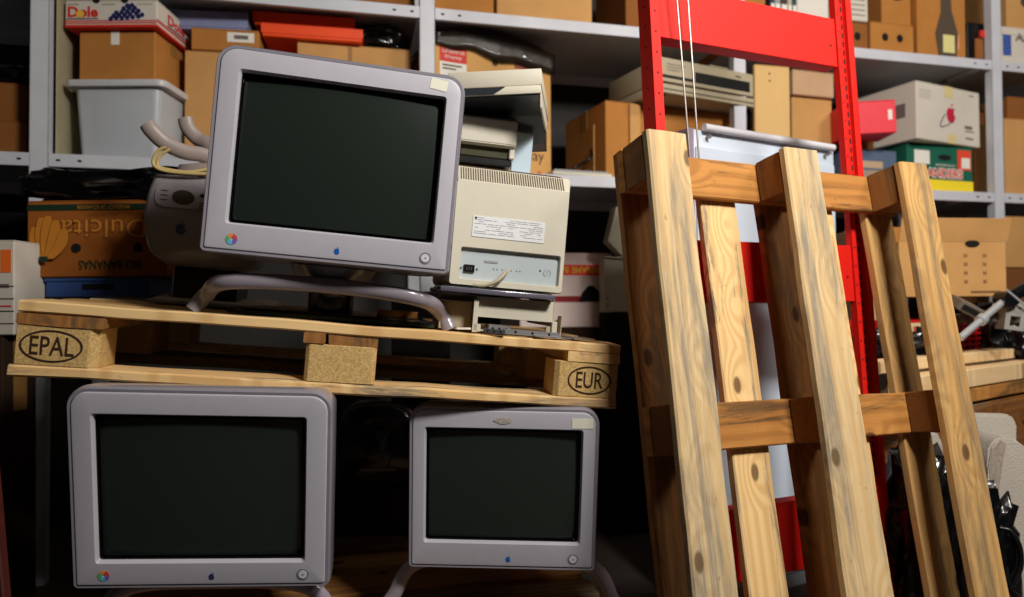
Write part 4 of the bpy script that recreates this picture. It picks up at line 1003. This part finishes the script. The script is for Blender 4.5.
bm = bmesh.new(); abox(bm, 0, w, 0, .25, 0, .006); abox(bm, 0, w, 0, .004, .006, .049, .001); abox(bm, 0, w, .246, .25, .006, .049); abox(bm, 0, .004, .004, .246, .006, .049); abox(bm, w - .004, w, .004, .246, .006, .049); abox(bm, -.004, w + .004, -.004, 0, .042, .051, .001)
link('body', bm, mat('blue_crate_plastic', (46, 78, 140), .5), t)
plate('handle_slot', w * .35, w * .65, .018, .034, -.0004, dark, t)
crumple('plastic_bag', 'crumpled glossy black plastic bag on top of the upside down orange banana box', 'bag', DU, .20, .11, (hei(DU, 201)) + .002, .46, .22, .10, film, seed=5, amp=.35)
G = wput(-34, 336, 1.80); w = wid(G, 14); h = hei(G, 240, w)
t = carton('white printed carton with an orange patch at the left edge, beside the pallet', G, w, h, .14, card_w, tapes=False)
P(t, 'orange_patch', w, h, .72, .94, .66, .9, mat('orange_print', (236, 110, 30), .7)); 
for k in range(4): P(t, 'printed_line', w, h, .35, 1, .12 + .13 * k, .13 + .13 * k, ink)
P(t, 'red_line', w, h, .4, .95, .30, .315, red_p); P(t, 'small_print', w, h, .6, .9, .5, .54, mat('grey_print', (110, 100, 96), .7))
zw = G.m.translation.z
G = wput(-60, 0, 1.80, z=.0); w = wid(G, 2, .4)
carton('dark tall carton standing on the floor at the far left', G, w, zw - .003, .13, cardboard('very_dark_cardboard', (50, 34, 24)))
G = Fr(colmat(*[Vector(v) for v in ((1, 0, 0), (0, 1, 0), (0, 0, 1))], at(-52, 300, 1.2)))
p0, p1 = at(-72, 240, 1.30), at(-42, 640, 1.20); p0 = p0 + (p0 - p1) * .15
k = -p1.z / (p0.z - p1.z) if p1.z > 0 else 0; p1 = p1 + (p0 - p1) * k
zz_ = (p0 - p1).normalized(); yy_ = Vector((0, 1, 0)); xx_ = yy_.cross(zz_).normalized(); yy_ = zz_.cross(xx_)
t = thing('wooden_board', 'dark red brown board leaning at the far left edge', 'board', colmat(xx_, yy_, zz_, p1))
board('board', 0, .085, 0, .02, 0, (p0 - p1).length, wood('dark_red_board', (84, 30, 18), (40, 12, 8), rough=.6), t, 'z', .001, seed=9)
simple('lower small brown carton left of the left post', -24, 27, 119, .10, L1, .3, card_d, yaw=0)
_g = put(SH, -24, .10, L1); _h = hei(_g, 119)
simple('upper small brown carton left of the left post', -20, 26, 81, .12, L1 + _h + .001, .28, card_d, yaw=0)
crumple('plastic_bag', 'black plastic bag lying on the upper small carton left of the left post', 'bag', SH, -.17, .22, L1 + _h * 2 + .015, .3, .2, .07, film, seed=8)
t = thing('equipment_case', 'glossy black flat equipment case in the dark left of the left post', 'case', SH.m @ Matrix.Translation((-.62, .02, L0 + .001)))
bm = bmesh.new(); abox(bm, 0, .58, 0, .4, .001, .40, .01, 2); link('case', bm, black, t); bm = bmesh.new(); abox(bm, .02, .56, -.004, 0, .30, .32, .001); abox(bm, .02, .56, -.004, 0, .1, .12, .001); link('ridge', bm, black, t)
# ================================================================== dark middle
G = put(SH, 520, .08, y1=328); w = wid(G, 613); h = hei(G, 252)
pk = cardboard('pinkish_white_cardboard', (232, 212, 206), .06)
t = carton('upside down white banana box with a red band, right of the beige monitor', G, w, h, .36, pk, name='fruit_box', cat='fruit box', tapes=False)
P(t, 'red_band', w, h, 0, 1, .70, .84, mat('bright_red_print', (240, 44, 24), .7)); text('SURINAME BANANAS', .12 * w, .96 * w, .725 * h, .815 * h, -.0012, mat('yellow_print', (232, 180, 60), .6), t, flip=True, bold=.03)
P(t, 'dark_red_band', w, h, 0, 1, .34, .42, mat('dark_red_print', (140, 20, 30), .7))
bm = bmesh.new(); prism(bm, [(.63 * w, .345 * h), (.66 * w, .46 * h), (.73 * w, .56 * h), (.78 * w, .56 * h), (.87 * w, .46 * h), (.91 * w, .345 * h)], -.0022, -.0002); link('hand_hole', bm, dark, t)
zz = G.m.translation.z - SH.m.translation.z
Gf = Fr(SH.m @ Matrix.Translation((1.62, .08, 0)))
zz = (Gf.i @ G.m.translation).z
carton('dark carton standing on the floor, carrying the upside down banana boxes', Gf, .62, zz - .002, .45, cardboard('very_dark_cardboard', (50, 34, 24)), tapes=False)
case_m = mat('grey_olive_metal', (172, 168, 148), .5, var=.06)
G = put(SH, 605, -.02, y1=312); w = wid(G, 690); h = hei(G, 258, .05)
zcase = G.m.translation.z
t = thing('computer_case', 'lower grey beige metal computer case half hidden behind the leaning pallet', 'computer case', G.m)
bm = bmesh.new(); abox(bm, 0, w, .0, .06, .0, h, .002); link('casing', bm, case_m, t)
bm = bmesh.new(); abox(bm, -.004, .018, -.004, .0, .0, h, .001); link('edge_flange', bm, mat('pale_metal_edge', (168, 164, 146), .5), t)
bm = bmesh.new(); 
for a in (.12, .25): disc(bm, .009, h * a, .0035, -.0050, -.004, 10)
disc(bm, .045, h * .3, .002, -.0008, 0, 8); link('screw_hole', bm, dark, t)
bm = bmesh.new(); abox(bm, -.004, w, -.012, .0, h, h + .003, .0005); link('top_lip', bm, white, t)
G2 = Fr(G.m @ Matrix.Translation((.012, .004, h + .004))); h2 = hei(G2, 206, .05)
t = thing('computer_case', 'upper grey beige metal computer case, tilted, stacked on the lower one', 'computer case', G2.m @ Matrix.Rotation(math.radians(3), 4, 'Y'))
bm = bmesh.new(); loft(bm, [[(x, y, z) for (x, z) in ((0, .06), (.028, h2), (w, h2), (w, .0), (.07, 0))] for y in (.0, .055)]); bmesh.ops.bevel(bm, geom=bm.edges[:], offset=.0015, segments=1, affect='EDGES'); link('casing', bm, case_m, t)
bm = bmesh.new(); abox(bm, .06, w, -.003, .0, .05, .056); abox(bm, .06, w, -.003, .0, .12, .124); link('pressed_rib', bm, case_m, t)
# support for the cases
Gc = Fr(frame((0, 0, 0))); 
tq = G.m.translation
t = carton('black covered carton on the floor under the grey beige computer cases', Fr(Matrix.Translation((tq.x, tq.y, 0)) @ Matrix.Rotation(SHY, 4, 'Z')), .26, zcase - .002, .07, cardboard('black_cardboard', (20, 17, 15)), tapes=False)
# dark rounded computer under the pallet
G = wput(338, 488, 2.2); w = wid(G, 418, .1); h = hei(G, 402)
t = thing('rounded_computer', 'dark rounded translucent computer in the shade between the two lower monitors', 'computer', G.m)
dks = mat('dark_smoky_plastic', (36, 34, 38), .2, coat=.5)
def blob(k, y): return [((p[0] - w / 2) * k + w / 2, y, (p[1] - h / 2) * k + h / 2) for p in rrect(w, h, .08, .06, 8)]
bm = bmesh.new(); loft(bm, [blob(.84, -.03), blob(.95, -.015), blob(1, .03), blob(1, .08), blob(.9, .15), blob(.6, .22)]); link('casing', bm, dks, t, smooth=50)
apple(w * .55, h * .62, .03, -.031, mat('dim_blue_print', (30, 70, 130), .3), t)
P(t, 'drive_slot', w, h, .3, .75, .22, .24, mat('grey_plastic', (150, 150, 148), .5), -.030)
Gs = Fr(Matrix.Translation((G.m.translation.x - .04, 2.2, 0)))
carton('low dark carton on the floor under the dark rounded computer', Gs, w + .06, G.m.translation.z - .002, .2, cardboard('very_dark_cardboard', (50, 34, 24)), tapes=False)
# ================================================================== right side pile
TH = math.radians(35)
o_ = at(921, 364, 1.9); RP = Fr(frame((o_.x, o_.y, 0), TH)); zt_ = o_.z
def crate_wood(name, label, F, w, d, z0, z1, m, nb=3):
    t = thing(name, label, 'wooden crate', F.m @ Matrix.Translation((0, 0, z0)))
    H = z1 - z0; bh = H / nb
    for k in range(nb):
        board('side_board', 0, w, 0, .018, k * bh + .002, (k + 1) * bh - .004, m, t, 'x', .0015, seed=200 + k + int(z1 * 100))
        board('side_board', 0, w, d - .018, d, k * bh + .002, (k + 1) * bh - .004, m, t, 'x', .0015, seed=210 + k)
        board('end_board', 0.0, .018, .019, d - .019, k * bh + .002, (k + 1) * bh - .004, m, t, 'y', .0015, seed=220 + k)
    n = 6
    for k in range(n): board('top_board', 0, w, .0 + d * k / n + .004, d * (k + 1) / n - .004, H - .003, H + .0, m, t, 'x', .0004, bev=.0006, seed=230 + k)
    return t
z1_ = zt_ - .036; z2_ = z1_ - .006; 
crate_wood('wooden_crate', 'large dark wooden crate on the floor behind the leaning pallet, lower right', Fr(RP.m @ Matrix.Translation((.14, .04, 0))), .9, .58, .0, z2_ - .115, w_dark)
crate_wood('wooden_crate', 'low wooden crate stacked on the large dark one behind the leaning pallet', Fr(RP.m @ Matrix.Translation((.14, .11, 0))), .9, .51, z2_ - .112, z1_ - .003, w_old, 1)
w_pl = wood('pale_new_timber', (236, 206, 158), (206, 160, 104), grey=.0, knots=.4)
for (n_, y0, y1, za, zb, mm, x0, lab) in ((1, .11, .18, z1_ - .001, zt_, w_pl, 0, 'upper pale timber beam lying on the crates at the right edge'), (2, .045, .105, z2_ - .058, z2_, w_pl, .03, 'lower pale timber beam at the right edge, in front of the upper one'), (3, .045, .105, z2_ - .104, z2_ - .0595, w_oran, .05, 'orange brown timber beam under the two pale ones at the right edge')):
    t = thing('timber_beam', lab, 'beam', RP.m @ Matrix.Translation((x0, y0, za + (.0015 if n_ != 3 else 0))))
    board('beam', 0, 1.0, 0, y1 - y0, 0, zb - za - .002, mm, t, 'x', .0008, seed=240 + n_)
# red crate
G = put(RP, 908, .20, z1_ + .002); w = wid(G, 983); h = hei(G, 319, w * .4)
rc = mat('red_crate_plastic', (200, 22, 30), .4)
t = thing('plastic_crate', 'red slatted plastic crate on top of the wooden crates, behind the leaning pallet', 'crate', G.m)
bm = bmesh.new()
for y0 in (.0, .19):
    for k in range(6): abox(bm, .004, w - .004, y0 + .001, y0 + .004, h * (.06 + .13 * k), h * (.12 + .13 * k), .0006)
    for k in range(12): abox(bm, w * k / 11 - (.004 if k == 11 else 0), w * k / 11 + .004, y0, y0 + .005, 0, h * .85)
    abox(bm, -.004, w + .004, y0 - .003, y0 + .006, h * .84, h, .001)
abox(bm, 0, .005, .006, .19, 0, h, .001); abox(bm, w - .005, w, .006, .19, 0, h, .001); abox(bm, 0.005, w - .005, .006, .19, 0, .004)
link('body', bm, rc, t)
P(t, 'label', w, h, .02, .28, .70, .93, mat('cream_label', (214, 200, 150), .7), -.004)
for k, c in enumerate(((200, 90, 60), (100, 140, 80), (120, 80, 140))): P(t, 'label_mark', w, h, .05 + .08 * k, .11 + .08 * k, .74, .86, mat('label_mark_%d' % k, c, .7), -.005)
# open tan carton
G = wput(900, 297, 2.42, yaw=8); w = wid(G, 1006, .1); h = hei(G, 242, w * .6)
t = thing('open_carton', 'open tan carton with a hand hole and printed symbols, right behind the red crate', 'box', G.m)
zcar = G.m.translation.z
bm = bmesh.new()
abox(bm, 0, w, 0, .004, 0, h, .001); abox(bm, 0, w, .3, .304, 0, h, .001); abox(bm, 0, .004, .004, .3, 0, h); abox(bm, w - .004, w, .004, .3, 0, h); abox(bm, 0.004, w - .004, .004, .3, 0, .004)
link('body', bm, card_l, t)
bm = bmesh.new(); abox(bm, 0, w + .01, 0, .004, 0, .085, .001); bmesh.ops.transform(bm, matrix=Matrix.Translation((0, .0, h)) @ Matrix.Rotation(math.radians(14), 4, 'X'), verts=bm.verts); link('front_flap', bm, card_l, t)
bm = bmesh.new(); abox(bm, 0, w, .3, .304, h, h + .09, .001); link('rear_flap', bm, card, t)
bm = bmesh.new(); disc(bm, w * .68, h * .97, .028, -.004, -.0002, 20, rz=.012); link('hand_hole', bm, dark, t)
sy = mat('symbol_print', (120, 84, 50), .8)
for c in range(2):
    for r in range(4):
        bm = bmesh.new()
        x, z = w * (.60 + .18 * c), h * (.72 - .16 * r)
        abox(bm, x, x + .013, -.0012, -.0004, z, z + .002); abox(bm, x, x + .002, -.0012, -.0004, z, z + .014); abox(bm, x + .011, x + .013, -.0012, -.0004, z, z + .014); abox(bm, x + .002, x + .011, -.0012, -.0004, z + .005, z + .009)
        link('symbol', bm, sy, t)
P(t, 'printed_bar', w, h, .66, .94, .06, .10, sy)
RPi = RP
def crw(label, x, y, Y, z, sx, sy_, sz, m, seed, amp=.3, name='plastic_bag', cat='bag'):
    p = at(x, y, Y); F = Fr(Matrix.Translation((p.x, Y, z)))
    return crumple(name, label, cat, F, 0, 0, 0, sx, sy_, sz, m, amp=amp, seed=seed, sc=2.6)
zt2_ = z1_ - .002
crw('black bag of scrap heaped under the open tan carton, right edge', 1003, 320, 2.68, zt2_, .46, .24, zcar - zt2_ - .004, film, 21)
crw('black bag of scrap lying right of the red crate', 1024, 330, 2.62, zt2_, .22, .22, .16, film, 22)
crw('dark scrap bag behind the leaning pallet, left of the red crate', 893, 350, 2.34, zt2_, .22, .2, .13, film, 23)
crw('big glossy black bin bag on the floor behind the leaning pallet, lower right', 920, 520, 1.82, 0, .20, .13, .46, film, 24, .35)
crw('second black bin bag on the floor, close to the white foam blocks', 972, 540, 1.80, 0, .15, .13, .40, film, 25, .35)
crw('grey dusty rag lying between the red crate and the chrome arm', 987, 318, 2.40, zt_ + .095, .16, .1, .05, mat('dusty_rag', (92, 84, 74), .9, var=.2, vscale=30), 26, .4, 'rag', 'rag')
# chrome arm with bracket
ch = mat('chrome', (214, 218, 222), .3, metal=.55)
a0, a1, a2 = at(960, 338, 2.2), at(1006, 299, 2.3), at(1036, 283, 2.36)
t = thing('support_arm', 'chrome tube arm with a black joint slanting up at the right edge', 'arm', Matrix.Translation(a0))
bm = bmesh.new(); cyl(bm, (0, 0, 0), a1 - a0, .011, 16); link('tube', bm, ch, t, smooth=40)
am = (a1 - a0) * .42
bm = bmesh.new(); cyl(bm, am, am + (a1 - a0) * .08, .018, 16); link('collar', bm, ch, t, smooth=40)
bm = bmesh.new(); cyl(bm, a1 - a0, a2 - a0, .020, 16); cyl(bm, (a1 - a0) + Vector((0, -.03, 0)), (a1 - a0) + Vector((0, .03, 0)), .026, 16); link('joint', bm, black, t, smooth=40)
bm = bmesh.new(); cyl(bm, (a1 - a0) + Vector((-.02, -.03, .03)), (a1 - a0) + Vector((.05, -.03, -.03)), .004, 8); link('lever', bm, ch, t)
G = wput(1004, 329, 2.30, yaw=-10); w = wid(G, 1024, .01); h = hei(G, 301)
t = thing('metal_bracket', 'small grey metal bracket with two holes at the right edge', 'bracket', G.m @ Matrix.Rotation(math.radians(8), 4, 'Y'))
bm = bmesh.new(); abox(bm, 0, w, 0, .002, h * .5, h); abox(bm, 0, w * .25, 0, .002, 0, h * .5); abox(bm, w * .75, w, 0, .002, 0, h * .5); abox(bm, w * .25, w * .75, 0, .002, 0, h * .15); abox(bm, 0, .002, .002, .06, 0, h); link('plate', bm, mat('pale_bracket_metal', (178, 176, 168), .4, metal=.4), t)
bm = bmesh.new(); disc(bm, w * .35, h * .8, .004, -.0008, 0, 10); disc(bm, w * .65, h * .8, .004, -.0008, 0, 10); link('screw_hole', bm, dark, t)
p_ = at(956, 300, 2.3); p_.z = max(p_.z - .03, zt_ + .03)
t = thing('plastic_cover', 'tilted grey brown plastic cover lying above the red crate', 'cover', Matrix.Translation(p_) @ Matrix.Rotation(math.radians(28), 4, 'Y') @ Matrix.Rotation(math.radians(20), 4, 'X'))
bm = bmesh.new(); abox(bm, 0, .085, 0, .08, 0, .035, .004, 2); link('shell', bm, mat('grey_brown_plastic', (112, 102, 90), .5), t); bm = bmesh.new(); abox(bm, .012, .07, -.002, 0, .008, .026); link('recess', bm, dark, t)
t, G, w, h = simple('tan carton under the shelf at the right edge, behind the open carton', 1004, 1070, 216, .05, 1.05, .3, card_l)
carton('dark tall carton on the floor behind the wooden crates, right edge', Fr(SH.m @ Matrix.Translation((G.m.translation.x * 0 + SH.at_x(1004, .05, 1.0), .05, 0))), w, 1.048, .3, cardboard('deep_brown_cardboard', (120, 74, 40)), tapes=False)
# white foam blocks
foam = mat('white_foam', (176, 168, 156), .85, var=.05, vscale=12, bump=.5, bscale=180); foamg = mat('grey_scuffed_foam', (150, 138, 128), .9, var=.3, vscale=90)
def foamblock(label, pts, Y, d, yaw=0, scuff=None):
    P_ = [at(x, y, Y) for x, y in pts]; o = Vector((P_[0].x, Y, 0)); t = thing('foam_block', label, 'foam', Matrix.Translation(o) @ Matrix.Rotation(yaw, 4, 'Z'))
    bm = bmesh.new(); prism(bm, [(p.x - o.x, max(0.0, p.z)) for p in P_], 0, d); bmesh.ops.bevel(bm, geom=bm.edges[:], offset=.006, segments=2, affect='EDGES'); link('block', bm, foam, t, smooth=50)
    if scuff:
        S = [at(x, y, Y) for x, y in scuff]; bm = bmesh.new(); prism(bm, [(p.x - o.x, p.z) for p in S], -.0012, .0); link('scuff_mark', bm, foamg, t)
    return t
foamblock('rounded white foam block standing on the floor at the right edge', [(990, 760), (986, 520), (988, 470), (990, 446), (1000, 436), (1014, 438), (1030, 450), (1060, 470), (1060, 760)], 1.78, .10, scuff=[(992, 500), (989, 470), (992, 450), (1000, 440), (1006, 444), (1002, 466), (998, 496)])
foamblock('flat topped white foam block behind the rounded one', [(966, 760), (966, 424), (974, 414), (1012, 415), (1018, 424), (1018, 760)], 1.90, .035)
foamblock('small cream foam piece showing between the leaning boards, lower right', [(930, 700), (930, 434), (938, 432), (956, 470), (956, 700)], 1.96, .03)
bm = bmesh.new()
q = lambda x, y, Y: tuple(at(x, y, Y))
tube(bm, [q(1000, 528, 1.74), q(1010, 531, 1.73), q(1019, 545, 1.72), q(1021, 565, 1.72), q(1014, 582, 1.72), q(1003, 594, 1.73), q(1000, 620, 1.73)], .006, 8)
tube(bm, [q(1006, 566, 1.72), q(1009, 585, 1.71), q(1017, 596, 1.71), q(1030, 604, 1.71)], .006, 8)
tag(link('power_cable', bm, black, None, smooth=60), 'looped black cable hanging in front of the rounded white foam block', 'cable')
bm = bmesh.new()
tube(bm, [q(886, 308, 2.3), q(892, 330, 2.28), q(888, 352, 2.27), q(897, 372, 2.27), q(905, 396, 2.26)], .008, 8)
tube(bm, [q(880, 330, 2.2), q(890, 345, 2.2), q(901, 350, 2.22), q(912, 340, 2.24)], .007, 8)
tag(link('rubber_hose', bm, mat('grey_rubber', (70, 68, 70), .35), None, smooth=60), 'dark grey hoses tangled behind the right side of the leaning pallet', 'hose')
G = wput(864, 0, 2.50, z=zt2_); w = wid(G, 891); h = hei(G, 228)
carton('pale tan carton behind the right side of the leaning pallet', G, w, h, .25, cardboard('pinkish_cardboard', (196, 160, 126)), tapes=False)

G = put(SH, 392, -.11, 0.002); w = wid(G, 450, .8)  # added black panel: hides the shelf post so the gap stays dark
t = thing('dark_gap_filler', 'tall black panel added to keep the gap dark behind the dark rounded computer', 'board', G.m)
bm = bmesh.new(); abox(bm, 0, w, 0, .02, 0, .93, .002); link('board', bm, mat('matt_black_filler', (14, 12, 12), .8), t)
bm = bmesh.new(); abox(bm, 0, w, .021, .04, .0, .03); abox(bm, 0, w, .021, .04, .8, .83); link('rear_batten', bm, w_dark, t)
# ================================================================== light and camera
def area(name, loc, tgt, sx, sy, power, col=(1, 1, 1)):
    l = bpy.data.lights.new(name, 'AREA'); l.shape = 'RECTANGLE'; l.size = sx; l.size_y = sy; l.energy = power; l.color = col
    o = bpy.data.objects.new(name, l); C.objects.link(o); o.location = loc
    o.rotation_euler = (Vector(tgt) - Vector(loc)).to_track_quat('-Z', 'Y').to_euler(); return o
area('ceiling_lamp', (1.15, -.05, 2.42), (.6, 1.9, 1.1), .5, .3, 70, (1, .95, .88))
area('shelf_fill_right', (2.3, .5, 2.75), (1.4, 3, 1.6), .6, .3, 26, (1, .93, .84))  # added fill that brightens the right-hand shelves; no known lamp there
w = bpy.data.worlds.new('world'); bpy.context.scene.world = w; w.use_nodes = True
w.node_tree.nodes['Background'].inputs[0].default_value = (.5, .55, .7, 1); w.node_tree.nodes['Background'].inputs[1].default_value = .035
cam = bpy.data.cameras.new('camera'); co = bpy.data.objects.new('camera', cam); C.objects.link(co)
cam.sensor_width = 36; cam.lens = 36 * F_ / W_; cam.clip_start = .05
ex = M3 @ Vector((1, 0, 0)); ey = M3 @ Vector((0, -1, 0)); ez = M3 @ Vector((0, 0, -1))
co.matrix_world = colmat(ex, ey, ez, CAM)
cam.dof.use_dof = True; cam.dof.focus_distance = 1.45; cam.dof.aperture_fstop = 2.2
sc = bpy.context.scene; sc.camera = co
sc.view_settings.view_transform = 'Standard'; sc.view_settings.look = 'None'; sc.view_settings.gamma = 1; sc.view_settings.use_curve_mapping = False
sc.view_settings.exposure = .06
